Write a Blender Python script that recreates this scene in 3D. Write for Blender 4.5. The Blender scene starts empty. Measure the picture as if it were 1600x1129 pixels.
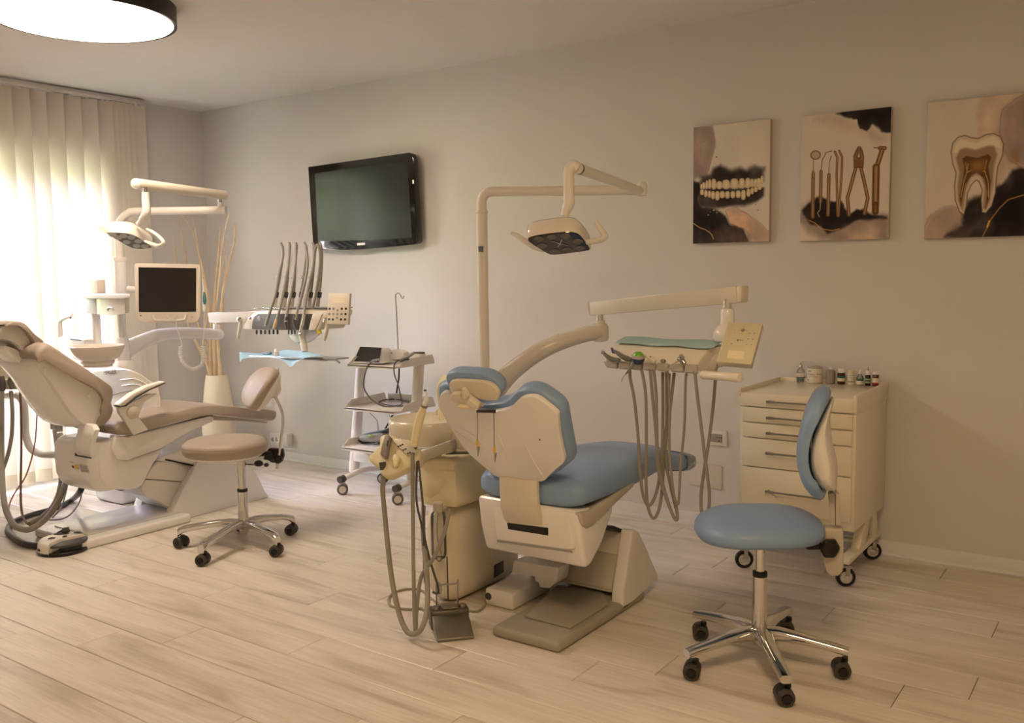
import bpy, bmesh, math, random
import numpy as np
from mathutils import Vector, Matrix
random.seed(7)
scene = bpy.context.scene
COL = scene.collection
V = Vector

# ------------------------------------------------------------------ camera
CAMLOC = V((6.267225, -4.633494, 1.394726))
YAW, PITCH, ROLL, FPX = -0.617272, 0.095482, -0.0134965, 1432.388
_f = V((math.sin(YAW)*math.cos(PITCH), math.cos(YAW)*math.cos(PITCH), -math.sin(PITCH)))
_r = V((math.cos(YAW), -math.sin(YAW), 0)); _u = _r.cross(_f)
CF = _f
CR = math.cos(ROLL)*_r + math.sin(ROLL)*_u
CU = -math.sin(ROLL)*_r + math.cos(ROLL)*_u
cam = bpy.data.cameras.new('camera'); camo = bpy.data.objects.new('camera', cam); COL.objects.link(camo)
cam.sensor_width = 36.0; cam.lens = FPX*36/1600; cam.clip_start = .02
m = Matrix(((CR.x, CU.x, -CF.x), (CR.y, CU.y, -CF.y), (CR.z, CU.z, -CF.z))).to_4x4(); m.translation = CAMLOC
camo.matrix_world = m
scene.camera = camo

# ------------------------------------------------------------------ world, light, exposure
LAMP_STRENGTH = 24.5
SKY_STRENGTH = 108.0
LAMP_COL = (1.0, .80, .60)
LAMP2_COL = (1.0, .68, .36)
scene.view_settings.view_transform = 'Standard'
scene.view_settings.look = 'None'
scene.view_settings.gamma = 1.0
scene.view_settings.use_curve_mapping = False
scene.view_settings.exposure = 0.08
world = bpy.data.worlds.new('sky'); scene.world = world; world.use_nodes = True
nt = world.node_tree; bg = nt.nodes['Background']
tc = nt.nodes.new('ShaderNodeTexCoord'); sx = nt.nodes.new('ShaderNodeSeparateXYZ'); rp = nt.nodes.new('ShaderNodeValToRGB')
nt.links.new(tc.outputs['Generated'], sx.inputs[0]); nt.links.new(sx.outputs['Z'], rp.inputs[0]); nt.links.new(rp.outputs[0], bg.inputs[0])
rp.color_ramp.elements[0].position = 0.0; rp.color_ramp.elements[0].color = (.46, .425, .53, 1)
rp.color_ramp.elements[1].position = 1.0; rp.color_ramp.elements[1].color = (1.36, 1.25, 1.66, 1)
bg.inputs[1].default_value = SKY_STRENGTH
# a second round ceiling lamp of the same kind hangs on the camera's side of the room
l2 = bpy.data.lights.new('ceiling_lamp_light', 'AREA'); l2.shape = 'DISK'; l2.size = .82; l2.energy = 38; l2.color = LAMP2_COL
o2 = bpy.data.objects.new('ceiling_lamp_light', l2); COL.objects.link(o2); o2.location = (5.9, -3.6, 2.61)
def portal(name, loc, sx_, sy_, rot):
    l = bpy.data.lights.new(name, 'AREA'); l.shape = 'RECTANGLE'; l.size = sx_; l.size_y = sy_; l.cycles.is_portal = True
    o = bpy.data.objects.new(name, l); COL.objects.link(o); o.location = loc; o.rotation_euler = rot
portal('window_portal', (-.34, -1.46, 1.1), 2.1, 1.30, (0, -math.pi/2, 0))

# ------------------------------------------------------------------ pixel -> point (a point of the photograph at a known distance plane)
def ray(px, py):
    return CF + CR*((px-800)/FPX) - CU*((py-564.5)/FPX)
def P1(px, py, x=None, y=None, z=None, pl=None):
    d = ray(px, py)
    if x is not None: t = (x-CAMLOC.x)/d.x
    elif y is not None: t = (y-CAMLOC.y)/d.y
    elif z is not None: t = (z-CAMLOC.z)/d.z
    else: t = (V(pl[0])-CAMLOC).dot(V(pl[1]))/d.dot(V(pl[1]))
    return CAMLOC + d*t
class cr:                                   # a crop of the photograph: its corner and its enlargement
    def __init__(s, x0, y0, k): s.x0, s.y0, s.k = x0, y0, k
    def __call__(s, pts, **kw): return [P1(s.x0+a/s.k, s.y0+b/s.k, **kw) for a, b in pts]
    def one(s, a, b, **kw): return P1(s.x0+a/s.k, s.y0+b/s.k, **kw)
cX = cr(0, 0, 1.0)
cA = cr(0, 380, 4.342); cB = cr(0, 600, 3.893); cC = cr(140, 260, 5.133); cS = cr(200, 560, 3.421); cT = cr(340, 360, 4.909)
cE = cr(500, 450, 3.225); cTV = cr(460, 220, 5.941); cL = cr(720, 240, 4.703); cP = cr(560, 560, 4.704); cQ = cr(570, 780, 4.704)
cD = cr(660, 560, 4.704); cG = cr(740, 660, 2.971); cRt = cr(900, 430, 4.516); cH = cr(960, 560, 4.033); cW = cr(1060, 740, 3.05)
cK = cr(1130, 540, 4.032); cN = cr(1090, 560, 3.321); cY = cr(760, 480, 7.055); cM = cr(200, 400, 5.644); cE1 = cr(535, 520, 11.29)
cE2 = cr(535, 610, 11.29); cV = cr(260, 330, 4.181); cF = cr(50, 830, 16.0); cO = cr(400, 660, 14.11); cO2 = cr(1080, 660, 10.26)
cKp = cr(1110, 490, 9.41); cKq = cr(500, 445, 14.11); cI = cr(930, 530, 10.0); cBt = cr(1235, 545, 10.667); cR2 = cr(90, 700, 16.13); cL2 = cr(150, 260, 7.273)
cHo = cr(0, 560, 18.82); cBa = cr(150, 570, 16.0)

# ------------------------------------------------------------------ materials
def lin(c):
    return tuple((v/255/12.92 if v/255 <= .04045 else ((v/255+.055)/1.055)**2.4) for v in c)
MATS = {}
def mat(name, rgb, rough=.5, metal=0.0, coat=0.0, var=.04, scale=6.0, bump=0.0, bscale=60.0, spec=.5, trans=0.0, ior=1.45, alpha=1.0):
    if name in MATS: return MATS[name]
    m = bpy.data.materials.new(name); m.use_nodes = True; n = m.node_tree; b = n.nodes['Principled BSDF']
    L = n.links
    c = lin(rgb)
    b.inputs['Roughness'].default_value = rough; b.inputs['Metallic'].default_value = metal
    b.inputs['Coat Weight'].default_value = coat; b.inputs['Coat Roughness'].default_value = .08
    b.inputs['Specular IOR Level'].default_value = spec; b.inputs['IOR'].default_value = ior
    b.inputs['Transmission Weight'].default_value = trans; b.inputs['Alpha'].default_value = alpha
    t = n.nodes.new('ShaderNodeTexCoord')
    no = n.nodes.new('ShaderNodeTexNoise'); no.inputs['Scale'].default_value = scale; no.inputs['Detail'].default_value = 4
    L.new(t.outputs['Object'], no.inputs['Vector'])
    r = n.nodes.new('ShaderNodeValToRGB')
    r.color_ramp.elements[0].position = .3; r.color_ramp.elements[1].position = .7
    r.color_ramp.elements[0].color = (*[max(0, v*(1-var)) for v in c], 1); r.color_ramp.elements[1].color = (*[min(1, v*(1+var)) for v in c], 1)
    L.new(no.outputs[0], r.inputs[0]); L.new(r.outputs[0], b.inputs['Base Color'])
    if bump:
        n2 = n.nodes.new('ShaderNodeTexNoise'); n2.inputs['Scale'].default_value = bscale; n2.inputs['Detail'].default_value = 3
        L.new(t.outputs['Object'], n2.inputs['Vector'])
        bp = n.nodes.new('ShaderNodeBump'); bp.inputs['Strength'].default_value = bump; bp.inputs['Distance'].default_value = .004
        L.new(n2.outputs[0], bp.inputs['Height']); L.new(bp.outputs[0], b.inputs['Normal'])
    MATS[name] = m
    return m
def emit(name, rgb, s):
    m = bpy.data.materials.new(name); m.use_nodes = True; b = m.node_tree.nodes['Principled BSDF']
    b.inputs['Base Color'].default_value = (*rgb, 1); b.inputs['Emission Color'].default_value = (*rgb, 1); b.inputs['Emission Strength'].default_value = s
    return m
def glassy(name, rgb, rough=.03, clear=.85):
    m = bpy.data.materials.new(name); m.use_nodes = True; n = m.node_tree; n.nodes.remove(n.nodes['Principled BSDF'])
    o = n.nodes['Material Output']; t = n.nodes.new('ShaderNodeBsdfTransparent'); g = n.nodes.new('ShaderNodeBsdfGlossy'); d = n.nodes.new('ShaderNodeBsdfDiffuse')
    fr = n.nodes.new('ShaderNodeFresnel'); mx = n.nodes.new('ShaderNodeMixShader'); mx2 = n.nodes.new('ShaderNodeMixShader')
    t.inputs[0].default_value = (*lin(rgb), 1); g.inputs[1].default_value = rough; d.inputs[0].default_value = (*lin(rgb), 1)
    mx.inputs[0].default_value = 1-clear
    n.links.new(t.outputs[0], mx.inputs[1]); n.links.new(d.outputs[0], mx.inputs[2])
    n.links.new(fr.outputs[0], mx2.inputs[0]); n.links.new(mx.outputs[0], mx2.inputs[1]); n.links.new(g.outputs[0], mx2.inputs[2]); n.links.new(mx2.outputs[0], o.inputs[0])
    return m

WALL = mat('wall_paint', (222, 219, 216), .85, bump=.08, bscale=180, var=.015, scale=1.2, spec=.25)
CEIL = mat('ceiling_paint', (228, 225, 222), .9, bump=.05, bscale=150, var=.01, spec=.2)
TRIM = mat('white_trim', (234, 233, 231), .4, var=.01)
WHITE = mat('white_enamel', (238, 236, 234), .22, coat=.4, var=.015)
WHITE2 = mat('white_plastic', (233, 230, 225), .32, var=.02)
IVORY = mat('ivory_plastic', (218, 210, 194), .34, var=.025)
YELLOWED = mat('yellowed_plastic', (226, 216, 180), .36, var=.05, scale=9)
CREAM = mat('cream_metal', (238, 231, 210), .3, coat=.3, var=.015)
KHAKI = mat('khaki_rubber_mat', (164, 158, 146), .5, var=.03)
TAUPE = mat('taupe_plastic', (190, 181, 167), .42, var=.02)
BLUE = mat('blue_vinyl', (134, 161, 199), .38, bump=.06, bscale=300, var=.04, spec=.45)
BEIGE = mat('beige_vinyl', (168, 155, 143), .42, bump=.06, bscale=300, var=.03, spec=.4)
BLACK = mat('black_plastic', (22, 21, 21), .4, var=.05)
BLACKG = mat('black_gloss', (10, 10, 11), .06, coat=.5, var=.02)
SCREEN = mat('dark_screen', (9, 9, 10), .16, var=.02, spec=1.0)
DARKG = mat('dark_grey_plastic', (70, 68, 64), .45, var=.05)
GREY = mat('grey_plastic', (152, 150, 146), .4, var=.03)
GREYB = mat('warm_grey_panel', (136, 131, 122), .5, var=.03)
HOSE = mat('grey_hose', (148, 144, 134), .5, var=.03)
HOSED = mat('dark_hose', (84, 81, 75), .5, var=.03)
CHROME = mat('chrome', (216, 215, 213), .09, metal=1.0, var=.02)
STEEL = mat('steel', (180, 178, 174), .28, metal=1.0, var=.04)
BRONZE = mat('brushed_pedal_metal', (140, 135, 124), .36, metal=.85, var=.1, scale=14)
TEAL = mat('teal_paper', (176, 208, 210), .8, bump=.15, bscale=220, var=.03)
BPAPER = mat('pale_blue_paper', (164, 200, 214), .8, bump=.15, bscale=220, var=.03)
GOLD = mat('yellow_sleeve', (226, 176, 40), .4)
WOODB = mat('dried_branch', (228, 206, 172), .7, var=.12, scale=14)
GLASS = glassy('clear_glass', (250, 251, 252), .02, .98)
CLEARP = glassy('clear_plastic', (246, 245, 240), .06, .9)

# ------------------------------------------------------------------ mesh builder
def catmull(pts, sub=6, closed=False):
    pts = [V(p) for p in pts]; n = len(pts); out = []
    if n < 3: return pts
    rng = range(n) if closed else range(n-1)
    for i in rng:
        p0 = pts[(i-1) % n] if (closed or i > 0) else pts[0]*2-pts[1]
        p1 = pts[i]; p2 = pts[(i+1) % n]
        p3 = pts[(i+2) % n] if (closed or i+2 < n) else pts[-1]*2-pts[-2]
        for k in range(sub):
            t = k/sub
            out.append(.5*((2*p1)+(p2-p0)*t+(2*p0-5*p1+4*p2-p3)*t*t+(3*p1-p0-3*p2+p3)*t**3))
    if not closed: out.append(pts[-1])
    return out
def ring(c, e1, e2, a, b, n=28, p=2.0):
    o = []
    for i in range(n):
        t = 2*math.pi*i/n; ct, st = math.cos(t), math.sin(t)
        o.append(V(c)+V(e1)*(a*math.copysign(abs(ct)**(2/p), ct))+V(e2)*(b*math.copysign(abs(st)**(2/p), st)))
    return o
X_, Y_, Z_ = V((1, 0, 0)), V((0, 1, 0)), V((0, 0, 1))
class M:
    def __init__(s): s.bm = bmesh.new()
    def _add(s, t, bev=0, seg=2, ang=.5):
        bmesh.ops.remove_doubles(t, verts=t.verts, dist=1e-6)
        bmesh.ops.recalc_face_normals(t, faces=t.faces)
        if bev:
            es = [e for e in t.edges if len(e.link_faces) == 2 and e.calc_face_angle(0) > ang]
            if es:
                bmesh.ops.bevel(t, geom=es, offset=bev, segments=seg, profile=.5, affect='EDGES', clamp_overlap=True)
        me = bpy.data.meshes.new('tmp'); t.to_mesh(me); t.free(); s.bm.from_mesh(me); bpy.data.meshes.remove(me)
        return s
    def bbox(s, x0, x1, y0, y1, z0, z1, bev=0, seg=2):
        t = bmesh.new(); bmesh.ops.create_cube(t, size=1)
        for v in t.verts: v.co = V(((x0+x1)/2+v.co.x*(x1-x0), (y0+y1)/2+v.co.y*(y1-y0), (z0+z1)/2+v.co.z*(z1-z0)))
        return s._add(t, bev, seg)
    def obox(s, c, e1, e2, e3, a, b, d, bev=0, seg=2):      # box about c with full sizes a, b, d along three axes
        t = bmesh.new(); bmesh.ops.create_cube(t, size=1); c = V(c)
        for v in t.verts: v.co = c+V(e1)*(v.co.x*a)+V(e2)*(v.co.y*b)+V(e3)*(v.co.z*d)
        return s._add(t, bev, seg)
    def loft(s, rings, cap=True, closed=False, bev=0, seg=2):
        t = bmesh.new(); vs = [[t.verts.new(p) for p in r] for r in rings]; n = len(rings[0]); m_ = len(vs)
        for i in range(m_ if closed else m_-1):
            a, b = vs[i], vs[(i+1) % m_]
            for k in range(n):
                t.faces.new((a[k], a[(k+1) % n], b[(k+1) % n], b[k]))
        if cap and not closed:
            t.faces.new(vs[0][::-1]); t.faces.new(vs[-1])
        return s._add(t, bev, seg)
    def prism(s, pts, vec, bev=0, seg=2, taper=1.0):
        pts = [V(p) for p in pts]; c = sum(pts, V((0, 0, 0)))/len(pts); vec = V(vec)
        return s.loft([pts, [c+(p-c)*taper+vec for p in pts]], bev=bev, seg=seg)
    def tube(s, pts, r, n=10, sub=6, smooth=True, flat=None):
        pts = [V(p) for p in pts]; rs = r if isinstance(r, (list, tuple)) else [r]*len(pts)
        if smooth and len(pts) > 2:
            q = catmull(pts, sub); rr = []
            for i in range(len(pts)-1):
                for k in range(sub): rr.append(rs[i]+(rs[i+1]-rs[i])*k/sub)
            rr.append(rs[-1]); pts, rs = q, rr
        rings = []; nrm = None
        for i, p in enumerate(pts):
            d = (pts[min(i+1, len(pts)-1)]-pts[max(i-1, 0)])
            if d.length < 1e-9: d = Z_.copy()
            d.normalize()
            if nrm is None:
                nrm = d.cross(Z_)
                if nrm.length < .05: nrm = d.cross(X_)
            nrm = nrm-d*nrm.dot(d); nrm.normalize(); bi = d.cross(nrm)
            fl = flat or 1.0
            rings.append([p+nrm*(math.cos(2*math.pi*k/n)*rs[i])+bi*(math.sin(2*math.pi*k/n)*rs[i]*fl) for k in range(n)])
        return s.loft(rings)
    def cyl(s, a, b, r0, r1=None, n=24, bev=0):
        a, b = V(a), V(b); r1 = r0 if r1 is None else r1; d = (b-a).normalized()
        e1 = d.cross(Z_) if abs(d.z) < .95 else d.cross(X_); e1.normalize(); e2 = d.cross(e1)
        return s.loft([ring(a, e1, e2, r0, r0, n), ring(b, e1, e2, r1, r1, n)], bev=bev)
    def lathe(s, c, prof, n=32, axis=Z_, sx=1.0, sy=1.0, bev=0):
        axis = V(axis).normalized(); e1 = axis.cross(X_) if abs(axis.x) < .9 else axis.cross(Y_); e1.normalize(); e2 = axis.cross(e1)
        if abs(axis.z) > .99: e1, e2 = X_, Y_
        return s.loft([ring(V(c)+axis*z, e1, e2, max(r, 1e-4)*sx, max(r, 1e-4)*sy, n) for r, z in prof], bev=bev)
    def ell(s, c, a, b, d, e1=X_, e2=Y_, e3=Z_, n=20, m_=10):
        rr = []
        for i in range(m_+1):
            t = -math.pi/2+math.pi*i/m_
            rr.append(ring(V(c)+V(e3)*(d*math.sin(t)), e1, e2, max(a*math.cos(t), 1e-4), max(b*math.cos(t), 1e-4), n))
        return s.loft(rr)
    def torus(s, c, R, r, axis=Z_, n=24, k=8):
        axis = V(axis).normalized(); e1 = axis.cross(X_) if abs(axis.x) < .9 else axis.cross(Y_); e1.normalize(); e2 = axis.cross(e1)
        rr = []
        for i in range(n):
            t = 2*math.pi*i/n; d = e1*math.cos(t)+e2*math.sin(t)
            rr.append([V(c)+d*(R+r*math.cos(2*math.pi*j/k))+axis*(r*math.sin(2*math.pi*j/k)) for j in range(k)])
        return s.loft(rr, closed=True)
    def sheet(s, rows):
        t = bmesh.new(); vs = [[t.verts.new(p) for p in r] for r in rows]
        for i in range(len(vs)-1):
            for k in range(len(vs[0])-1): t.faces.new((vs[i][k], vs[i][k+1], vs[i+1][k+1], vs[i+1][k]))
        me = bpy.data.meshes.new('tmp'); t.to_mesh(me); t.free(); s.bm.from_mesh(me); bpy.data.meshes.remove(me)
        return s
    def done(s, name, material, parent=None, label=None, cat=None, group=None, kind=None, crease=.6, origin=None):
        bm = s.bm
        off = V((0, 0, 0))
        if parent is not None: off = WL[parent.name]
        else:
            if origin is not None: off = V(origin)
            else:
                xs = [v.co for v in bm.verts]
                off = V(((min(v.x for v in xs)+max(v.x for v in xs))/2, (min(v.y for v in xs)+max(v.y for v in xs))/2, min(v.z for v in xs)))
        for v in bm.verts: v.co -= off
        for f in bm.faces: f.smooth = True
        for e in bm.edges:
            if len(e.link_faces) == 2 and e.calc_face_angle(0) > crease: e.smooth = False
        me = bpy.data.meshes.new(name); bm.to_mesh(me); bm.free(); me.materials.append(material)
        o = bpy.data.objects.new(name, me); COL.objects.link(o)
        if parent is not None: o.parent = parent; WL[o.name] = off
        else: o.location = off; WL[o.name] = off
        tag(o, label, cat, group, kind)
        return o
WL = {}
def tag(o, label=None, cat=None, group=None, kind=None):
    if label: o['label'] = label
    if cat: o['category'] = cat
    if group: o['group'] = group
    if kind: o['kind'] = kind
def thing(name, loc, label, cat, group=None):
    o = bpy.data.objects.new(name, None); COL.objects.link(o); o.location = loc; WL[o.name] = V(loc); o.empty_display_size = .1
    tag(o, label, cat, group); return o
def text(name, s, size, origin, ex, ey, material, parent, ext=.0004, align='LEFT'):
    """flat lettering as a mesh, one part for the whole word; s may be a list of (char, origin, ex) to run round a curve"""
    items = s if isinstance(s, list) else [(s, origin, ex)]
    bm = bmesh.new(); off = WL[parent.name]
    for ch, o_, ex_ in items:
        c = bpy.data.curves.new('tmp', 'FONT'); c.body = ch; c.size = size; c.extrude = ext; c.align_x = align; c.resolution_u = 3
        o = bpy.data.objects.new('tmp', c); me = o.to_mesh()
        ex_ = V(ex_).normalized(); e_ = V(ey).normalized(); ez = ex_.cross(e_)
        mm = Matrix(((ex_.x, e_.x, ez.x), (ex_.y, e_.y, ez.y), (ex_.z, e_.z, ez.z))).to_4x4(); mm.translation = V(o_)-off
        me.transform(mm); bm.from_mesh(me); o.to_mesh_clear(); bpy.data.objects.remove(o); bpy.data.curves.remove(c)
    me = bpy.data.meshes.new(name); bm.to_mesh(me); bm.free(); me.materials.append(material)
    o = bpy.data.objects.new(name, me); COL.objects.link(o); o.parent = parent
    return o
# ================================================================== the room
H = 2.7; RX = 7.6; RY = -5.4
M().bbox(-.3, RX+.2, RY-.2, .2, H, H+.12).done('ceiling', CEIL, kind='structure')
M().bbox(-.3, RX+.2, 0, .2, -.02, H).done('wall_back', WALL, kind='structure')
WY0, WY1, WZ0, WZ1 = -2.10, -.82, .06, 2.22
w = M(); w.bbox(-.3, 0, RY-.2, WY0, -.02, H); w.bbox(-.3, 0, WY1, 0, -.02, H); w.bbox(-.3, 0, WY0, WY1, WZ1, H); w.bbox(-.3, 0, WY0, WY1, -.02, WZ0)
w.done('wall_left', WALL, kind='structure')
M().bbox(RX, RX+.2, RY-.2, .2, -.02, H).done('wall_right', WALL, kind='structure')
M().bbox(-.3, RX+.2, RY-.2, RY, -.02, H).done('wall_front', WALL, kind='structure')
# window in the left wall
w = M()
for y0, y1 in ((WY0, WY0+.06), (WY1-.06, WY1), (-1.43, -1.33)): w.bbox(-.22, -.14, y0, y1, WZ0, WZ1, .006)
w.bbox(-.22, -.14, WY0, WY1, WZ0, WZ0+.08, .006); w.bbox(-.22, -.14, WY0, WY1, WZ1-.06, WZ1, .006)
win = w.done('window_1', TRIM, kind='structure')
for y0, y1 in ((WY0+.06, -1.43), (-1.33, WY1-.06)):
    M().bbox(-.185, -.175, y0, y1, WZ0+.08, WZ1-.06).done('pane', GLASS, win)
M().bbox(0, .016, WY1+.06, -.001, 0, .072, .003).done('baseboard_left', TRIM, kind='structure')
b = M(); b.bbox(.02, RX, -.016, 0, 0, .072, .004); b.bbox(.02, RX, -.022, -.012, 0, .012, .004)
b.done('baseboard_back', TRIM, kind='structure')
# outside: terrace ground and hedge seen through the window and in the television's glass
M().bbox(-9, -.3, -9, 6, -.4, -.06).done('ground', mat('terrace_stone', (170, 165, 150), .8), kind='structure')
hm = mat('hedge_leaves', (116, 142, 74), .7, var=.6, scale=5, bump=.6, bscale=12)
t = M()
rows = []
for i in range(41):
    a = math.pi*i/40
    rows.append([V((-5.2+.8*math.cos(a)+.15*math.sin(7*a+j*1.3)+random.uniform(-.07, .07), -8+14*j/90, -.1+2.7*math.sin(a)**.5*(1+.09*math.sin(j*.7)+.06*math.sin(j*1.9+2))+random.uniform(-.07, .07) if i not in (0, 40) else -.1)) for j in range(91)])
t.sheet(rows)
t.done('garden_hedge', hm, label='green clipped hedge outside beyond the window blinds', cat='hedge', kind='stuff')

# floor of laminate planks: rows run along the television wall
fm = bpy.data.materials.new('oak_laminate'); fm.use_nodes = True; n = fm.node_tree; B = n.nodes['Principled BSDF']; L = n.links
tc = n.nodes.new('ShaderNodeTexCoord'); oi = n.nodes.new('ShaderNodeObjectInfo'); cx = n.nodes.new('ShaderNodeCombineXYZ'); ad = n.nodes.new('ShaderNodeVectorMath'); mu = n.nodes.new('ShaderNodeMath'); mu.operation = 'MULTIPLY'; mu.inputs[1].default_value = 60
L.new(oi.outputs['Random'], mu.inputs[0])
for k in range(3): L.new(mu.outputs[0], cx.inputs[k])
L.new(tc.outputs['Object'], ad.inputs[0]); L.new(cx.outputs[0], ad.inputs[1])
mp = n.nodes.new('ShaderNodeMapping'); mp.inputs['Scale'].default_value = (.9, 6, 1); L.new(ad.outputs[0], mp.inputs[0])
n1 = n.nodes.new('ShaderNodeTexNoise'); n1.inputs['Scale'].default_value = 1.5; n1.inputs['Detail'].default_value = 5; n1.inputs['Distortion'].default_value = .8
L.new(mp.outputs[0], n1.inputs['Vector'])
mp2 = n.nodes.new('ShaderNodeMapping'); mp2.inputs['Scale'].default_value = (2.5, 60, 1); L.new(ad.outputs[0], mp2.inputs[0])
n2 = n.nodes.new('ShaderNodeTexNoise'); n2.inputs['Scale'].default_value = 2.0; n2.inputs['Detail'].default_value = 4; L.new(mp2.outputs[0], n2.inputs['Vector'])
rp = n.nodes.new('ShaderNodeValToRGB'); e = rp.color_ramp.elements
e[0].position = .30; e[0].color = (*lin((196, 186, 173)), 1); e[1].position = .62; e[1].color = (*lin((230, 223, 214)), 1)
x = rp.color_ramp.elements.new(.46); x.color = (*lin((221, 213, 203)), 1)
L.new(n1.outputs[0], rp.inputs[0])
rp2 = n.nodes.new('ShaderNodeValToRGB'); rp2.color_ramp.elements[0].position = .3; rp2.color_ramp.elements[0].color = (.90, .89, .87, 1); rp2.color_ramp.elements[1].position = .7; rp2.color_ramp.elements[1].color = (1.05, 1.05, 1.05, 1)
L.new(n2.outputs[0], rp2.inputs[0])
mx = n.nodes.new('ShaderNodeMix'); mx.data_type = 'RGBA'; mx.blend_type = 'MULTIPLY'; mx.inputs[0].default_value = 1
L.new(rp.outputs[0], mx.inputs[6]); L.new(rp2.outputs[0], mx.inputs[7]); L.new(mx.outputs[2], B.inputs['Base Color'])
B.inputs['Roughness'].default_value = .36; B.inputs['Specular IOR Level'].default_value = .5
bp = n.nodes.new('ShaderNodeBump'); bp.inputs['Strength'].default_value = .12; bp.inputs['Distance'].default_value = .002; L.new(n2.outputs[0], bp.inputs['Height']); L.new(bp.outputs[0], B.inputs['Normal'])
fl = M().bbox(-.3, RX+.2, RY-.2, .2, -.08, -.012).done('floor', mat('floor_joint', (70, 58, 46), .8), kind='structure')
PW, PL = .199, 1.32
phase = {1: 2.614, 0: 0}
known = {-1: 2.614, 0: 2.936, 1: 3.19, 2: 2.353, 3: 2.891, 4: 3.347, 5: 4.882, 6: 2.975, 7: 5.81, 8: 4.819, 9: 5.215, 10: 4.475}
pm = {}
def plank(x0, x1, y0, y1):
    k = (round(x1-x0, 3), round(y1-y0, 3))
    if k not in pm:
        a, b_ = k[0]/2-.0011, k[1]/2-.0011; c = .003
        me = bpy.data.meshes.new('plank')
        vs = [(sx*a, sy*b_, -.0125) for sx, sy in ((-1, -1), (1, -1), (1, 1), (-1, 1))]+[(sx*a, sy*b_, -c*.6) for sx, sy in ((-1, -1), (1, -1), (1, 1), (-1, 1))]+[(sx*(a-c), sy*(b_-c), 0) for sx, sy in ((-1, -1), (1, -1), (1, 1), (-1, 1))]
        fs = [(8, 9, 10, 11)]+[(i, (i+1) % 4, (i+1) % 4+4, i+4) for i in range(4)]+[(i+4, (i+1) % 4+4, (i+1) % 4+8, i+8) for i in range(4)]
        me.from_pydata(vs, [], fs); me.materials.append(fm); pm[k] = me
    o = bpy.data.objects.new('plank', pm[k]); COL.objects.link(o); o.parent = fl
    o.location = V(((x0+x1)/2, (y0+y1)/2, 0))-WL['floor']
for k in range(-13, 15):
    y0 = -2.847+PW*k; y1 = y0+PW
    y0, y1 = max(y0, RY), min(y1, -.0)
    if y1-y0 < .01: continue
    ph = known.get(k, 2.2+(k*0.457) % PL) % PL
    xs = [0.0]+[ph+PL*i for i in range(0, 7) if .02 < ph+PL*i < RX-.02]+[RX]
    for a, b_ in zip(xs[:-1], xs[1:]): plank(a, b_, y0, y1)

# ------------------------------------------------------------------ ceiling lamp
lc = V((2.034, -2.141, 0)); R = .418
t = thing('ceiling_lamp', (lc.x, lc.y, H), 'large round flush ceiling lamp with black rim and glowing white diffuser', 'ceiling lamp')
M().lathe(lc, [(R-.012, 2.615), (R, 2.613), (R, H), (R-.012, H)], n=72).done('rim', BLACK, t)
M().lathe(lc, [(.01, 2.612), (R-.02, 2.612), (R-.013, 2.618), (R-.013, 2.65), (.01, 2.65)], n=72).done('diffuser', emit('lamp_diffuser', LAMP_COL, LAMP_STRENGTH), t)

# ------------------------------------------------------------------ vertical blinds
t = thing('vertical_blinds', (.1, -1.4, 0), 'cream fabric vertical blinds covering the left window from ceiling to floor', 'blinds')
r_ = M(); r_.bbox(.075, .125, -2.32, -.585, 2.655, 2.694, .004); r_.bbox(.062, .138, -2.32, -.585, 2.668, 2.676, .002)
r_.done('head_rail', mat('aluminium_rail', (226, 222, 216), .4), t)
M().bbox(0.0, .075, -1.02, -.99, 2.668, 2.69, .003).done('rail_bracket', TRIM, t)
bm_ = bpy.data.materials.new('blind_fabric'); bm_.use_nodes = True; n = bm_.node_tree; n.nodes.remove(n.nodes['Principled BSDF'])
d = n.nodes.new('ShaderNodeBsdfDiffuse'); tr = n.nodes.new('ShaderNodeBsdfTranslucent'); mx = n.nodes.new('ShaderNodeMixShader')
d.inputs[0].default_value = (*lin((227, 220, 208)), 1); tr.inputs[0].default_value = (*lin((216, 210, 198)), 1); mx.inputs[0].default_value = .12
n.links.new(d.outputs[0], mx.inputs[1]); n.links.new(tr.outputs[0], mx.inputs[2]); n.links.new(mx.outputs[0], n.nodes['Material Output'].inputs[0])
tips = [-1.433-.117*i for i in range(7, 0, -1)]+[-1.433, -1.323, -1.205, -1.083, -.962, -.847, -.808, -.768, -.728, -.683, -.592]
for i, yt in enumerate(tips):
    ang = math.radians(49+random.uniform(-2, 2)) if i < 13 else math.radians(56)
    if i == len(tips)-1: ang = math.radians(66)
    e = V((math.cos(ang), math.sin(ang), 0)); nn = V((e.y, -e.x, 0))
    wd = .127; tip = V((.145, yt+.0, 0)); rows = []
    for z in (.035, .1, .6, 1.2, 1.8, 2.4, 2.645):
        rows.append([tip-e*(wd*(1-k/6))+nn*(.007*(1-(k/3-1)**2))+Z_*z for k in range(7)])
    s_ = M().sheet(rows).done('slat', bm_, t)
    c = tip-e*(wd*.5)
    M().obox(c+nn*.006+Z_*.075, e, nn, Z_, wd*.94, .0035, .085, .001).done('weight', mat('slat_weight', (222, 214, 194), .6), s_)
    M().obox(c+nn*.004+Z_*2.652, e, nn, Z_, .02, .004, .03).done('hanger', TRIM, s_)

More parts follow.
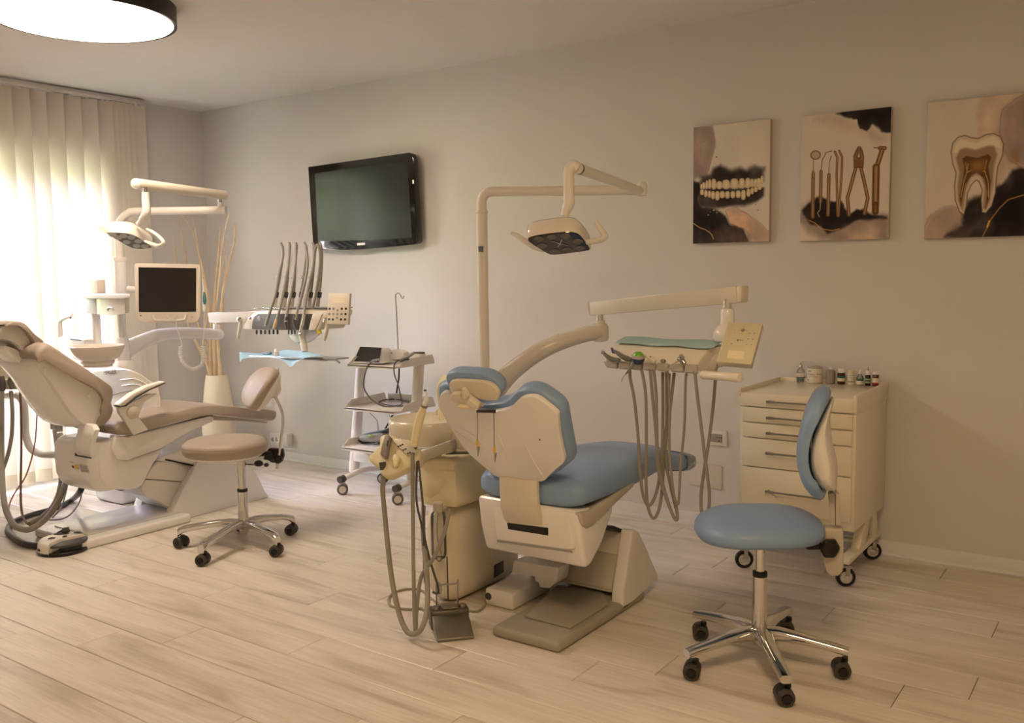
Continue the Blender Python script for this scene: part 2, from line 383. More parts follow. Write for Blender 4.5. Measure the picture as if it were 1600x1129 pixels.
# ------------------------------------------------------------------ television
tp = P1(560, 310, y=-.085); a = math.radians(2.0); tn = V((0, -math.cos(a), -math.sin(a))); TVP = (tp, tn)
t = thing('television', (1.7, -.05, 1.55), 'black flat screen television with glossy frame on the wall', 'television')
def tvp(pts, o=0.0): return [p+tn*o for p in cTV(pts, pl=TVP)]
out = tvp([(125, 240), (1060, 108), (1088, 122), (1106, 165), (1122, 500), (1150, 925), (1138, 952), (1100, 963), (900, 985), (640, 1006), (440, 1016), (250, 1004), (172, 985)])
M().prism(out, -tn*.045, .006).done('frame', BLACKG, t)
c = sum(out, V())/len(out)
M().prism([c+(p-c)*.8-tn*.045 for p in out], V((0, .035, 0)), .005).done('rear_housing', BLACK, t)
M().bbox(1.5, 1.9, -.03, 0, 1.75, 2.0, .003).done('wall_mount', BLACK, t)
M().prism(tvp([(190, 300), (1050, 186), (1092, 900), (640, 920), (222, 932)], .0012), -tn*.003).done('screen', SCREEN, t)
M().prism(tvp([(583, 948), (655, 944), (655, 966), (583, 970)], .001), -tn*.001).done('logo_plate', TRIM, t)
M().prism(tvp([(1094, 362), (1110, 360), (1112, 398), (1096, 400)], .001), -tn*.001).done('sticker', TRIM, t)

# ------------------------------------------------------------------ wall plates
t = thing('wall_socket', cX.one(1123, 684, y=-.006), 'white wall socket plate with one outlet beside the cream drawer cabinet', 'socket')
def pr(c_, pts, y, d, m_, name, par, bev=.002): return M().prism(c_(pts, y=y), V((0, d, 0)), bev).done(name, m_, par)
pr(cO2, [(240, 130), (565, 132), (573, 380), (240, 352)], -.012, .0119, WHITE2, 'plate', t, .003)
pr(cO2, [(305, 178), (495, 190), (495, 325), (300, 302)], -.014, .004, GREY, 'insert', t, .0008)
pr(cO2, [(372+60*math.cos(k*.5236)+58, 250+58*math.sin(k*.5236)) for k in range(12)], -.0155, .003, mat('socket_face', (160, 150, 138), .5), 'outlet', t, .0005)
for q in ((415, 240), (450, 243), (482, 244), (445, 294)):
    M().cyl(cO2.one(*q, y=-.0165), cO2.one(*q, y=-.013), .0032, n=10).done('hole', BLACK, t)
t = thing('blank_plate', cX.one(1103, 742, y=-.004), 'large blank wall cover plate painted like the wall under the socket', 'cover plate')
pr(cO2, [(-30, 632), (488, 697), (484, 1078), (-30, 982)], -.008, .0079, mat('plate_paint', (226, 218, 210), .6), 'plate', t, .002)
t = thing('wall_socket', cX.one(430, 686, y=-.006), 'white double socket plate low on the wall behind beige stool', 'socket')
pr(cO, [(305, 228), (700, 262), (700, 520), (310, 500)], -.012, .0119, WHITE2, 'plate', t, .003)
for qx in (385, 470):
    M().cyl(cO.one(qx, 366, y=-.013), cO.one(qx, 366, y=-.009), .017, n=18, bev=.001).done('outlet', GREY, t)
t = thing('plug_adapter', cX.one(444, 686, y=-.03), 'pale boxy plug adapter in the double socket behind beige stool', 'plug')
pr(cO, [(575, 250), (672, 248), (685, 500), (580, 496)], -.07, .055, WHITE2, 'body', t, .006)
M().tube([cO.one(600, 500, y=-.04), cO.one(640, 560, y=-.02), cO.one(820, 580, y=-.03), cO.one(880, 600, y=-.03)], .003).done('cord', TRIM, t)
# ================================================================== canvas pictures (flat prints on stretched canvas)
rng = np.random.default_rng(5)
def vnoise(nx, ny, cells):
    g = rng.random((cells+2, cells+2)); u = np.linspace(0, cells, nx); v = np.linspace(0, cells, ny)
    i = u.astype(int); j = v.astype(int); fu = u-i; fv = v-j; fu = fu*fu*(3-2*fu); fv = fv*fv*(3-2*fv)
    a = g[np.ix_(j, i)]; b_ = g[np.ix_(j, i+1)]; c = g[np.ix_(j+1, i)]; d = g[np.ix_(j+1, i+1)]
    return (a*(1-fu)+b_*fu)*(1-fv)[:, None]+(c*(1-fu)+d*fu)*fv[:, None]
def fbm(nx, ny, c0=3, o=5): return sum(vnoise(nx, ny, c0*2**k)*.5**k for k in range(o))/sum(.5**k for k in range(o))-.5
class Paint:
    def __init__(s, nx, ny, X, Y, base):
        s.nx, s.ny, s.X, s.Y = nx, ny, X, Y; s.im = np.ones((ny, nx, 3))*np.array(base)/255.; s.im += fbm(nx, ny, 4)[..., None]*.06
    def sd(s, pts, X, Y):
        d = np.full(X.shape, 1e9); ins = np.zeros(X.shape, bool); n_ = len(pts)
        for i in range(n_):
            ax, ay = pts[i]; bx, by = pts[(i+1) % n_]; ex, ey = bx-ax, by-ay
            t_ = np.clip(((X-ax)*ex+(Y-ay)*ey)/(ex*ex+ey*ey+1e-9), 0, 1)
            d = np.minimum(d, np.hypot(X-ax-ex*t_, Y-ay-ey*t_))
            c = (ay > Y) != (by > Y); ins ^= c & (X < (bx-ax)*(Y-ay)/(by-ay+1e-9)+ax)
        return np.where(ins, -d, d)
    def mixc(s, a, col):
        s.im = s.im*(1-a[..., None])+np.array(col)/255.*a[..., None]
    def blob(s, pts, col, soft=14, alpha=1., warp=26, rim=None, tex=.25):
        X = s.X+fbm(s.nx, s.ny, 4)*warp*3.2+fbm(s.nx, s.ny, 16, 4)*warp*.9; Y = s.Y+fbm(s.nx, s.ny, 4)*warp*3.2+fbm(s.nx, s.ny, 16, 4)*warp*.9
        d = s.sd(pts, X, Y); so = soft*(1.0+2.4*np.clip(fbm(s.nx, s.ny, 3)+.35, 0, 1)); a = np.clip(.5-d/so, 0, 1); a = a*a*(3-2*a)*alpha
        cl = fbm(s.nx, s.ny, 5, 6)
        a = np.clip(a*(1+cl*tex*3.2), 0, 1)
        c = np.array(col)/255.; lit = np.clip(.5+cl*2.2, 0, 1)[..., None]; depth = np.clip(-d/130, 0, 1)[..., None]
        cc = c*(1-.30*lit*(1-depth))+np.array([.62, .52, .46])*(.30*lit*(1-depth)) if sum(col) < 200 else c*(.84+.32*lit)
        s.im = s.im*(1-a[..., None])+cc*a[..., None]
        if rim is not None: s.mixc(np.exp(-(d/4)**2)*.55*np.clip(.6+cl*2, 0, 1), rim)
    def poly(s, pts, col, soft=4, edge=None, ew=5):
        d = s.sd(pts, s.X, s.Y); s.mixc(np.clip(.5-d/soft, 0, 1), col)
        if edge is not None: s.mixc(np.exp(-(d/ew)**2)*.8, edge)
    def line(s, pts, col, w, shade=None):
        d = np.full(s.X.shape, 1e9)
        for (ax, ay), (bx, by) in zip(pts[:-1], pts[1:]):
            ex, ey = bx-ax, by-ay; t_ = np.clip(((s.X-ax)*ex+(s.Y-ay)*ey)/(ex*ex+ey*ey+1e-9), 0, 1)
            d = np.minimum(d, np.hypot(s.X-ax-ex*t_, s.Y-ay-ey*t_))
        a = np.clip((w/2-d)/3+.5, 0, 1); s.mixc(a, col)
        if shade is not None and w > 8:
            s.mixc(np.clip(1-abs(d-w*.33)/(w*.16), 0, 1)*a, shade); s.mixc(np.clip(1-d/(w*.16), 0, 1)*a*.6, [min(255, c*1.45) for c in col])
PRINT = bpy.data.materials.new('canvas_print'); PRINT.use_nodes = True
_b = PRINT.node_tree.nodes['Principled BSDF']; _a = PRINT.node_tree.nodes.new('ShaderNodeVertexColor'); _a.layer_name = 'print'
PRINT.node_tree.links.new(_a.outputs[0], _b.inputs['Base Color']); _b.inputs['Roughness'].default_value = .75; _b.inputs['Specular IOR Level'].default_value = .25
def canvas(label, c_, q, painter, base, side):
    tl, tr_, br, bl = [c_.one(*p, y=-.032) for p in q]
    x0, x1 = (tl.x+bl.x)/2, (tr_.x+br.x)/2; z1, z0 = (tl.z+tr_.z)/2, (bl.z+br.z)/2
    t = thing('canvas_picture', ((x0+x1)/2, 0, z0), label, 'picture', 'dental canvas pictures on the wall')
    M().bbox(x0, x1, -.031, -.001, z0, z1, .003).done('canvas', mat('canvas_side', side, .8), t)
    nx, ny = 230, 340
    u, v = np.meshgrid(np.linspace(0, 1, nx), np.linspace(0, 1, ny))
    (ax, ay), (bx, by), (cx_, cy_), (dx, dy) = q
    top = ay+(by-ay)*u; bot = dy+(cy_-dy)*u; Y = top+(bot-top)*v
    le = ax+(dx-ax)*v; ri = bx+(cx_-bx)*v; X = le+(ri-le)*u
    p = Paint(nx, ny, X, Y, base); painter(p)
    im = np.clip(p.im, 0, 1); li = np.where(im <= .04045, im/12.92, ((im+.055)/1.055)**2.4)
    me = bpy.data.meshes.new('print')
    off = WL[t.name]
    co = np.stack([x0+.001+(x1-x0-.002)*u-off.x, np.full(u.shape, -.0316-off.y), z1-.001-(z1-z0-.002)*v-off.z], -1).reshape(-1, 3)
    idx = np.arange(nx*ny).reshape(ny, nx)
    fc = np.stack([idx[:-1, :-1], idx[1:, :-1], idx[1:, 1:], idx[:-1, 1:]], -1).reshape(-1, 4)
    me.from_pydata(co.tolist(), [], fc.tolist()); at = me.color_attributes.new('print', 'FLOAT_COLOR', 'POINT')
    at.data.foreach_set('color', np.concatenate([li.reshape(-1, 3), np.ones((nx*ny, 1))], 1).astype(np.float32).ravel())
    me.materials.append(PRINT); o = bpy.data.objects.new('print', me); COL.objects.link(o); o.parent = t
def teeth(p):
    p.blob([(40, 120), (215, 130), (238, 220), (252, 300), (230, 370), (205, 480), (150, 540), (40, 570)], (158, 138, 130), 24, .9, 18, (112, 88, 74))
    p.blob([(130, 180), (200, 190), (220, 300), (150, 420), (120, 300)], (196, 178, 166), 60, .6)
    p.blob([(40, 570), (110, 585), (130, 640), (110, 720), (140, 780), (240, 800), (330, 860), (380, 930), (470, 965), (520, 1050), (540, 1100), (40, 1100)], (26, 22, 25), 16, 1, 16)
    p.blob([(230, 1000), (330, 930), (430, 960), (540, 1040), (560, 1100), (240, 1100)], (118, 98, 92), 60, .8)
    p.blob([(330, 820), (420, 780), (520, 860), (580, 900), (690, 1000), (690, 1070), (560, 1060), (480, 960), (370, 910)], (214, 178, 150), 20, .9, 18, (120, 92, 74))
    p.blob([(120, 600), (130, 540), (215, 520), (240, 470), (300, 445), (360, 480), (400, 490), (450, 460), (500, 490), (560, 455), (640, 460), (632, 560), (500, 610), (400, 590), (300, 600)], (36, 30, 34), 34, .95, 14)
    p.blob([(105, 720), (130, 640), (640, 620), (640, 690), (580, 750), (480, 778), (380, 770), (250, 790), (130, 775)], (34, 29, 32), 20, .95, 10)
    p.blob([(110, 700), (180, 690), (240, 740), (250, 785), (130, 770)], (110, 92, 84), 40, .7)
    up = [(135, 600, 640, 20), (155, 585, 640, 30), (180, 570, 640, 20), (203, 560, 640, 26), (238, 556, 645, 40), (283, 575, 642, 44), (338, 563, 642, 62), (405, 553, 640, 64), (465, 550, 636, 46), (512, 548, 635, 42), (545, 555, 622, 26), (572, 555, 616, 24), (598, 550, 610, 34), (622, 530, 600, 20)]
    lo = [(140, 642, 690, 30), (172, 648, 705, 30), (202, 652, 710, 26), (232, 655, 722, 32), (268, 655, 732, 38), (308, 655, 714, 42), (350, 655, 717, 40), (393, 655, 714, 38), (437, 650, 712, 40), (478, 645, 728, 38), (518, 635, 702, 32), (547, 628, 682, 26), (575, 620, 664, 30), (605, 612, 646, 30)]
    for cx_, a_, b_, w_ in up+lo:
        e_ = np.abs((p.X-cx_)/(w_*.5))**2.6+np.abs((p.Y-(a_+b_)/2)/((b_-a_)*.5))**3
        p.mixc(np.clip((1.05-e_)*4, 0, 1), (214, 190, 152)); p.mixc(np.clip((.45-e_)*2, 0, 1), (238, 222, 192))
    p.line([(65, 915), (130, 955), (165, 965), (200, 985), (225, 1010), (240, 1045)], (206, 162, 98), 7)
    for q in ((240, 810, 8), (195, 850, 6), (212, 826, 4), (595, 810, 6), (257, 383, 7), (575, 765, 5), (265, 830, 6)):
        p.mixc(np.clip((q[2]-np.hypot(p.X-q[0], p.Y-q[1]))/2, 0, 1), (210, 190, 160) if q[0] < 300 and q[1] > 700 else (120, 98, 78))
def tools(p):
    p.blob([(160, 170), (300, 130), (430, 180), (560, 260), (700, 290), (560, 330), (420, 260), (250, 200)], (196, 172, 152), 60, .6)
    p.blob([(335, 118), (440, 90), (760, 60), (740, 280), (660, 272), (590, 215), (545, 268), (505, 245), (490, 180), (440, 168), (380, 145)], (22, 19, 22), 16, 1, 22)
    p.blob([(40, 860), (110, 780), (200, 760), (300, 790), (420, 870), (700, 870), (710, 1080), (300, 1075), (120, 1010), (40, 920)], (150, 132, 124), 40, .85)
    p.blob([(55, 840), (110, 785), (180, 752), (300, 775), (370, 768), (400, 830), (430, 875), (470, 845), (520, 850), (560, 872), (690, 885), (690, 900), (480, 920), (430, 950), (330, 990), (250, 1012), (200, 965), (120, 935)], (24, 20, 22), 18, 1, 18)
    p.blob([(420, 980), (520, 940), (640, 980), (640, 1060), (440, 1060)], (210, 182, 160), 60, .7)
    p.line([(115, 910), (160, 930), (210, 975), (290, 988), (345, 975)], (206, 160, 96), 6)
    c, s_ = (158, 122, 88), (88, 62, 42)
    e_ = np.hypot((p.X-165)/38, (p.Y-428)/33); p.mixc(np.clip((1-e_)*12, 0, 1), (196, 172, 140)); p.mixc(np.exp(-((e_-.95)/.1)**2), s_)
    p.line([(150, 462), (148, 560)], c, 7); p.line([(147, 565), (143, 885)], c, 28, s_); p.line([(147, 550), (147, 590)], c, 18, s_)
    p.line([(290, 398), (245, 410), (215, 470), (208, 550)], (120, 92, 66), 6); p.line([(207, 550), (203, 770)], c, 26, s_); p.line([(203, 770), (200, 830), (180, 858), (195, 885)], (190, 160, 120), 7)
    p.line([(285, 435), (268, 490), (267, 565)], (120, 92, 66), 6); p.line([(267, 575), (260, 872)], c, 27, s_)
    p.line([(312, 405), (330, 445), (325, 580), (332, 880)], c, 19, s_); p.line([(345, 398), (365, 445), (360, 600), (338, 880)], c, 18, s_)
    p.line([(470, 510), (440, 620), (405, 745), (415, 872)], c, 27, s_); p.line([(500, 510), (530, 640), (552, 750), (528, 862)], c, 27, s_)
    p.poly([(455, 520), (453, 440), (470, 395), (487, 370), (484, 415), (474, 450), (500, 450), (495, 410), (497, 370), (512, 395), (522, 440), (518, 520)], c, 4, s_)
    e_ = np.hypot(p.X-485, p.Y-487); p.mixc(np.clip((32-e_)/3, 0, 1), (138, 98, 60))
    p.line([(597, 378), (640, 380)], s_, 6); p.line([(640, 382), (674, 382)], c, 30, s_)
    p.line([(655, 398), (617, 520)], c, 36, s_); p.line([(613, 520), (607, 795)], c, 54, s_); p.line([(607, 800), (606, 850)], (120, 82, 46), 50, s_)
def molar(p):
    p.blob([(430, 220), (480, 80), (800, 50), (840, 560), (700, 560), (640, 600), (600, 690), (500, 690), (440, 330)], (206, 180, 160), 30, .7, 20)
    p.blob([(600, 170), (700, 95), (840, 70), (840, 560), (700, 560), (640, 520), (565, 330)], (160, 140, 134), 34, .85, 20, (130, 104, 88))
    p.blob([(660, 470), (690, 500), (680, 560), (660, 520)], (170, 110, 60), 30, .6)
    p.blob([(50, 1010), (120, 890), (200, 835), (280, 825), (350, 860), (330, 1000), (200, 1060), (40, 1060)], (178, 156, 144), 30, .85, 16, (120, 98, 84))
    p.blob([(840, 575), (720, 565), (660, 600), (620, 660), (560, 710), (470, 770), (370, 800), (340, 900), (330, 980), (200, 1060), (840, 1060)], (25, 21, 24), 26, 1, 20)
    p.blob([(250, 1010), (340, 960), (420, 960), (520, 990), (400, 1060), (240, 1060)], (90, 76, 72), 50, .7)
    p.line([(470, 1040), (500, 980), (520, 930), (580, 850), (640, 790), (740, 760)], (176, 130, 70), 8); p.line([(500, 975), (515, 935)], (230, 180, 96), 12)
    p.poly([(250, 460), (262, 400), (300, 360), (345, 348), (390, 365), (440, 370), (490, 345), (540, 338), (585, 360), (607, 410), (600, 490), (570, 560), (560, 640), (555, 740), (530, 830), (490, 880), (465, 875), (458, 790), (465, 720), (445, 665), (425, 652), (390, 685), (365, 740), (355, 830), (340, 890), (310, 870), (280, 790), (275, 690), (285, 600), (262, 540)], (218, 202, 178), 5, (104, 84, 66), 4)
    p.poly([(266, 460), (280, 410), (320, 375), (390, 392), (430, 402), (480, 372), (540, 358), (582, 390), (588, 440), (560, 430), (520, 412), (470, 432), (420, 446), (330, 430), (295, 470)], (238, 226, 204), 16)
    p.poly([(285, 500), (310, 445), (350, 432), (420, 448), (500, 422), (545, 425), (565, 480), (545, 560), (535, 680), (520, 790), (490, 855), (470, 850), (478, 760), (482, 690), (455, 625), (425, 612), (385, 640), (352, 720), (340, 810), (332, 860), (300, 790), (296, 690), (310, 600), (295, 545)], (160, 134, 108), 18)
    p.poly([(330, 505), (355, 488), (430, 502), (505, 478), (525, 500), (505, 560), (520, 660), (512, 780), (488, 852), (500, 740), (480, 645), (430, 600), (390, 620), (345, 690), (325, 790), (318, 830), (310, 760), (335, 640), (342, 560)], (100, 72, 48), 10)
    for q in ([(350, 530), (362, 590), (340, 660), (318, 770)], [(392, 585), (362, 600)], [(495, 520), (480, 590), (505, 660), (508, 770)], [(370, 540), (360, 590)], [(470, 590), (490, 600)]): p.line(q, (222, 176, 96), 5)
    p.blob([(370, 520), (430, 510), (480, 510), (470, 580), (430, 592), (390, 590)], (140, 100, 60), 30, .8, 8)
canvas('canvas picture of a full set of teeth in black and mauve ink', cr(1070, 170, 5.133), [(65, 150), (682, 80), (680, 1062), (68, 1082)], teeth, (226, 216, 203), (196, 184, 172))
canvas('canvas picture of six copper dental instruments in a row', cr(1240, 150, 4.706), [(60, 145), (722, 80), (695, 1050), (45, 1065)], tools, (226, 215, 201), (190, 178, 166))
canvas('canvas picture of one large cut open molar', cr(1430, 130, 4.341), [(88, 130), (790, 62), (760, 1040), (57, 1050)], molar, (224, 213, 198), (150, 143, 136))
# ================================================================== shared builders
def caster(par, pos, r, yaw, style='black'):
    """swivel caster standing at pos: fork or hood with two wheels"""
    pos = V(pos); ax = V((math.cos(yaw), math.sin(yaw), 0)); fw = V((-ax.y, ax.x, 0)); c = pos+Z_*r
    m = M()
    if style == 'black':
        hood = []
        for s_ in (-1, 1):
            hood.append([c+ax*(s_*.021)+fw*(r*1.04*math.cos(a))+Z_*(r*1.04*math.sin(a)) for a in [math.radians(x) for x in (-20, 10, 40, 70, 100, 130, 160, 200)]]+[c+ax*(s_*.021)+fw*(-.006)-Z_*.004, c+ax*(s_*.021)+fw*.008-Z_*.006])
        m.loft(hood, bev=.003); m.cyl(c+Z_*(r*.9)+fw*.012, c+Z_*(r*1.35)+fw*.012, .011, n=12)
        o = m.done('caster', BLACK, par)
        for s_ in (-1, 1):
            w = M(); w.lathe(c+ax*(s_*.024-(.009 if s_ > 0 else -.009)), [(r*.3, 0), (r*.92, 0), (r, .003*s_), (r, .013*s_), (r*.9, .018*s_), (r*.62, .019*s_), (r*.6, .016*s_), (.004, .017*s_)], n=24, axis=ax)
            w.done('wheel', mat('caster_tyre', (64, 60, 54), .5), o)
            M().cyl(c+ax*(s_*.024), c+ax*(s_*.036), r*.56, r*.5, n=20).done('hub', BLACK, o)
    else:
        for s_ in (-1, 1): m.obox(c+ax*(s_*.016)+Z_*(r*.62)+fw*.006, ax, fw, Z_, .004, r*.42, r*1.15, .001)
        m.obox(c+Z_*(r*1.12)+fw*.004, ax, fw, Z_, .036, r*.9, .008, .002); m.cyl(c+Z_*(r*1.1)+fw*.01, c+Z_*(r*1.5)+fw*.01, .009, n=12)
        o = m.done('caster', STEEL if style == 'fork' else mat('white_caster', (214, 206, 196), .4), par)
        w = M(); offs = (0,) if style == 'fork' else (-.013, .013)
        for q in offs:
            w.lathe(c+ax*(q-.011), [(r*.62, 0), (r*.92, 0), (r, .005), (r, .017), (r*.92, .022), (r*.62, .022)], n=24, axis=ax)
        w.done('wheel', BLACK if style == 'fork' else mat('grey_tyre', (104, 98, 92), .5), o)
        w = M()
        for q in offs: w.cyl(c+ax*(q-.0115), c+ax*(q+.0115), r*.64, n=20); w.torus(c+ax*(q+.0115), r*.56, r*.05, ax); w.torus(c+ax*(q-.0115), r*.56, r*.05, ax); w.cyl(c+ax*(q-.020), c+ax*(q+.020), r*.2, n=12)
        w.done('hub', CHROME if style == 'fork' else mat('white_caster', (214, 206, 196), .4), o)
    return o
CFh = V((CF.x, CF.y, 0)).normalized(); CRh = V((CR.x, CR.y, 0)).normalized()

# ================================================================== blue dental chair
t = thing('dental_chair', (4.30, -1.4, 0), 'blue vinyl dental chair with ivory shell seen from behind', 'dental chair')
XR = 4.515
m = M(); m.bbox(4.205, XR, -1.89, -1.2, 0, .042, .016, 3)
bp_ = m.done('base_plate', KHAKI, t)
M().prism(cG([(240, 905), (385, 762), (600, 790), (625, 850), (450, 958)], z=.043), V((0, 0, .008)), .003).done('raised_pad', KHAKI, bp_)
side = cG([(690, 882), (693, 800), (737, 500), (752, 496), (770, 508), (800, 570), (862, 716), (856, 728)], x=XR)
M().prism(side, V((-.055, 0, 0)), .010, 3).done('base_cheek', WHITE2, t)
M().prism([p+V((-.405, 0, 0)) for p in side], V((-.055, 0, 0)), .010, 3).done('base_cheek', WHITE2, t)
cov = cG([(693, 505), (640, 790), (760, 800), (790, 560)], x=4.45)
M().prism(cov, V((-.33, 0, 0)), .012, 3).done('lift_cover', IVORY, t)
M().prism(cG([(672, 612), (640, 782), (690, 770), (730, 600)], x=4.452), V((-.335, 0, 0)), .012, 3).done('lower_cover', TAUPE, t)
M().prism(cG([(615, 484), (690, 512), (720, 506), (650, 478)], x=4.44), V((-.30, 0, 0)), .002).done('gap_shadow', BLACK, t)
M().prism(cG([(175, 694), (186, 640), (395, 672), (386, 740), (352, 770), (306, 766), (300, 742), (284, 738), (282, 714)], y=-1.50), V((0, .09, 0)), .006).done('lift_bracket', WHITE2, t)
# floor junction box
a_ = P1(757.5, 944, z=0); b2 = P1(803, 951, z=0); ht = P1(757.5, 918, y=a_.y).z
yb = a_.y+.30
m = M(); m.bbox(a_.x, a_.x+.145, a_.y, yb, 0, ht, .012, 3); jb = m.done('junction_box', WHITE2, t)
M().cyl(V((a_.x+.02, a_.y-.002, .04)), V((a_.x+.02, a_.y+.01, .04)), .016, n=14).done('cable_entry', DARKG, jb)
# lower body
body = cG([(488, 412), (500, 560), (522, 680), (548, 664), (600, 560), (655, 395), (640, 372)], x=4.56)
M().prism(body, V((-.47, 0, 0)), .022, 3).done('seat_base', WHITE, t)
yr = body[1].y-.012
rc = cG([(82, 372), (300, 402), (440, 428), (464, 590), (432, 594), (108, 548)], y=yr)
o = M().prism(rc, V((0, .04, 0)), .008, 3).done('rear_cover', WHITE2, t)
M().prism(cG([(156, 464), (346, 488), (346, 524), (160, 494)], y=yr-.001), V((0, .004, 0))).done('slot', BLACK, o)
M().prism(cG([(108, 545), (452, 594), (456, 604), (110, 554)], y=yr-.0015), V((0, .003, 0))).done('seam', GREY, o)
# bracket from the slot up to the back
rows = []
for l, r_, dy in (((118, 250), (292, 272), -.03), ((120, 330), (292, 330), -.034), ((124, 390), (296, 400), -.03), ((138, 440), (310, 450), -.012), ((166, 484), (336, 505), .012)):
    p, q = cG.one(*l, y=yr+dy), cG.one(*r_, y=yr+dy); rows.append([p, q, q+V((0, .022, 0)), p+V((0, .022, 0))])
M().loft(rows, bev=.004).done('back_bracket', IVORY, t)
# seat and leg rest
def seatloft(name, xc, secs, mt, par, n=40, p=3.6):
    m = M(); m.loft([ring((xc+(s[4] if len(s) > 4 else 0), s[0], (s[2]+s[3])/2), X_, Z_, s[1], (s[3]-s[2])/2, n, p) for s in secs])
    return m.done(name, mt, par, crease=1.2)
seatloft('seat_cushion', 4.325, [(-1.815, .19, .545, .60), (-1.81, .215, .532, .615), (-1.795, .232, .524, .628), (-1.76, .245, .52, .64), (-1.6, .25, .518, .648), (-1.4, .245, .515, .645), (-1.2, .22, .513, .64), (-1.05, .195, .512, .632), (-.96, .178, .515, .622), (-.945, .17, .53, .612)], BLUE, t)
seatloft('leg_rest', 4.325, [(-.97, .165, .53, .60), (-.955, .17, .515, .605), (-.85, .162, .485, .575), (-.70, .145, .455, .545), (-.60, .13, .438, .522), (-.565, .12, .44, .512), (-.55, .10, .45, .50)], BLUE, t)
seatloft('plastic_cover', 4.325, [(-.68, .150, .446, .545), (-.60, .136, .43, .528), (-.53, .122, .428, .512), (-.50, .105, .44, .498), (-.498, .06, .46, .48)], CLEARP, t)
pan = cG([(497, 418), (545, 408), (640, 345), (760, 252), (745, 300), (640, 400), (560, 480), (530, 496), (508, 482)], x=4.568)
M().prism(pan, V((-.06, 0, 0)), .012, 3).done('seat_pan', TAUPE, t)
# backrest
BT = math.radians(29); BP = V((4.33, -1.825, .6)); BUP = V((0, -math.sin(BT), math.cos(BT))); BN = V((0, -math.cos(BT), -math.sin(BT)))
def bk(pts, o=0.0): return [p for p in cD(pts, pl=(BP+BN*o, BN))]
shell = [(138, 258), (160, 250), (200, 262), (260, 300), (330, 352), (400, 380), (480, 392), (560, 386), (620, 372), (660, 350), (690, 318), (725, 290), (780, 280), (840, 288), (910, 336), (985, 400), (994, 440), (1006, 560), (1026, 670), (1042, 756), (985, 812), (930, 862), (880, 905), (760, 900), (560, 874), (480, 820), (300, 655), (125, 370), (117, 330), (122, 290)]
pad = [(102, 240), (108, 212), (130, 196), (170, 192), (220, 205), (300, 280), (380, 330), (470, 340), (530, 336), (600, 325), (650, 290), (690, 250), (735, 232), (790, 228), (850, 243), (925, 287), (1000, 345), (1030, 385), (1042, 430), (1056, 510), (1080, 640), (1097, 742), (1080, 780), (1000, 845), (945, 872), (880, 912), (760, 905), (560, 878), (480, 822), (300, 660), (122, 372), (104, 320)]
sh = catmull(bk(shell), 3, True)
M().prism(sh, -BN*.022, .006, 3).done('back_shell', WHITE, t, crease=.9)
pd = catmull(bk(pad, -.022), 3, True); c = sum(pd, V())/len(pd)
m = M(); m.loft([[c+(p-c)*k-BN*o for p in pd] for k, o in ((.93, 0), (.965, .004), (.99, .014), (1.0, .03), (.99, .048), (.955, .062), (.88, .070))])
m.done('back_cushion', BLUE, t, crease=1.2)
# pressed lines in the shell
for q in (((740, 600), (810, 740), (890, 870)), ((560, 560), (610, 690), (640, 820)), ((230, 480), (380, 570), (460, 640)), ((225, 520), (370, 620), (430, 660))):
    M().tube(bk(list(q), .0005), .0022, n=6).done('pressed_rib', WHITE, t)
M().cyl(bk([(862, 597)], .002)[0], bk([(862, 597)], -.003)[0], .003, n=10).done('screw', DARKG, t)
M().prism(bk([(400, 368), (542, 372), (540, 394), (402, 390)], .004), BN*.006, .001).done('headrest_slot', BLACK, t)
# headrest
HT = math.radians(24); HP = P1(735, 610, y=-2.10); HN = V((.10, -math.cos(HT), -math.sin(HT))).normalized()
def hd(pts, o=0.0): return cD(pts, pl=(HP+HN*o, HN))
hs = catmull(hd([(205, 168), (330, 163), (470, 178), (530, 212), (560, 258), (548, 306), (500, 312), (440, 308), (360, 282), (320, 260), (240, 268), (202, 238)]), 3, True)
M().prism(hs, -HN*.02, .006, 3).done('headrest_shell', IVORY, t, crease=.9)
hp = catmull(hd([(163, 145), (178, 114), (228, 100), (320, 104), (400, 108), (480, 124), (542, 160), (580, 205), (586, 246), (562, 282), (546, 312), (450, 315), (330, 272), (205, 255), (180, 190)], -.02), 3, True); c = sum(hp, V())/len(hp)
m = M(); m.loft([[c+(p-c)*k-HN*o for p in hp] for k, o in ((.92, 0), (.965, .004), (.99, .012), (1.0, .024), (.985, .038), (.94, .05), (.86, .056))])
m.done('headrest_cushion', BLUE, t, crease=1.2)
o = M().prism(hd([(230, 242), (244, 230), (300, 232), (306, 255), (352, 252), (440, 318), (428, 356), (400, 352), (262, 296), (238, 286)], .001), HN*.028, .006, 3).done('headrest_arm', IVORY, t)
M().prism(hd([(303, 205), (330, 208), (358, 262), (340, 282), (304, 272)], .026), HN*.018, .005, 3).done('lock_lever', IVORY, o)
kn = hd([(325, 348)], .02)[0]
M().ell(kn, .034, .014, .012, CRh, CFh, Z_).done('release_knob', YELLOWED, o)
M().cyl(hd([(440, 336)], .006)[0], hd([(440, 336)], .03)[0], .008, n=12).done('pivot', STEEL, o)
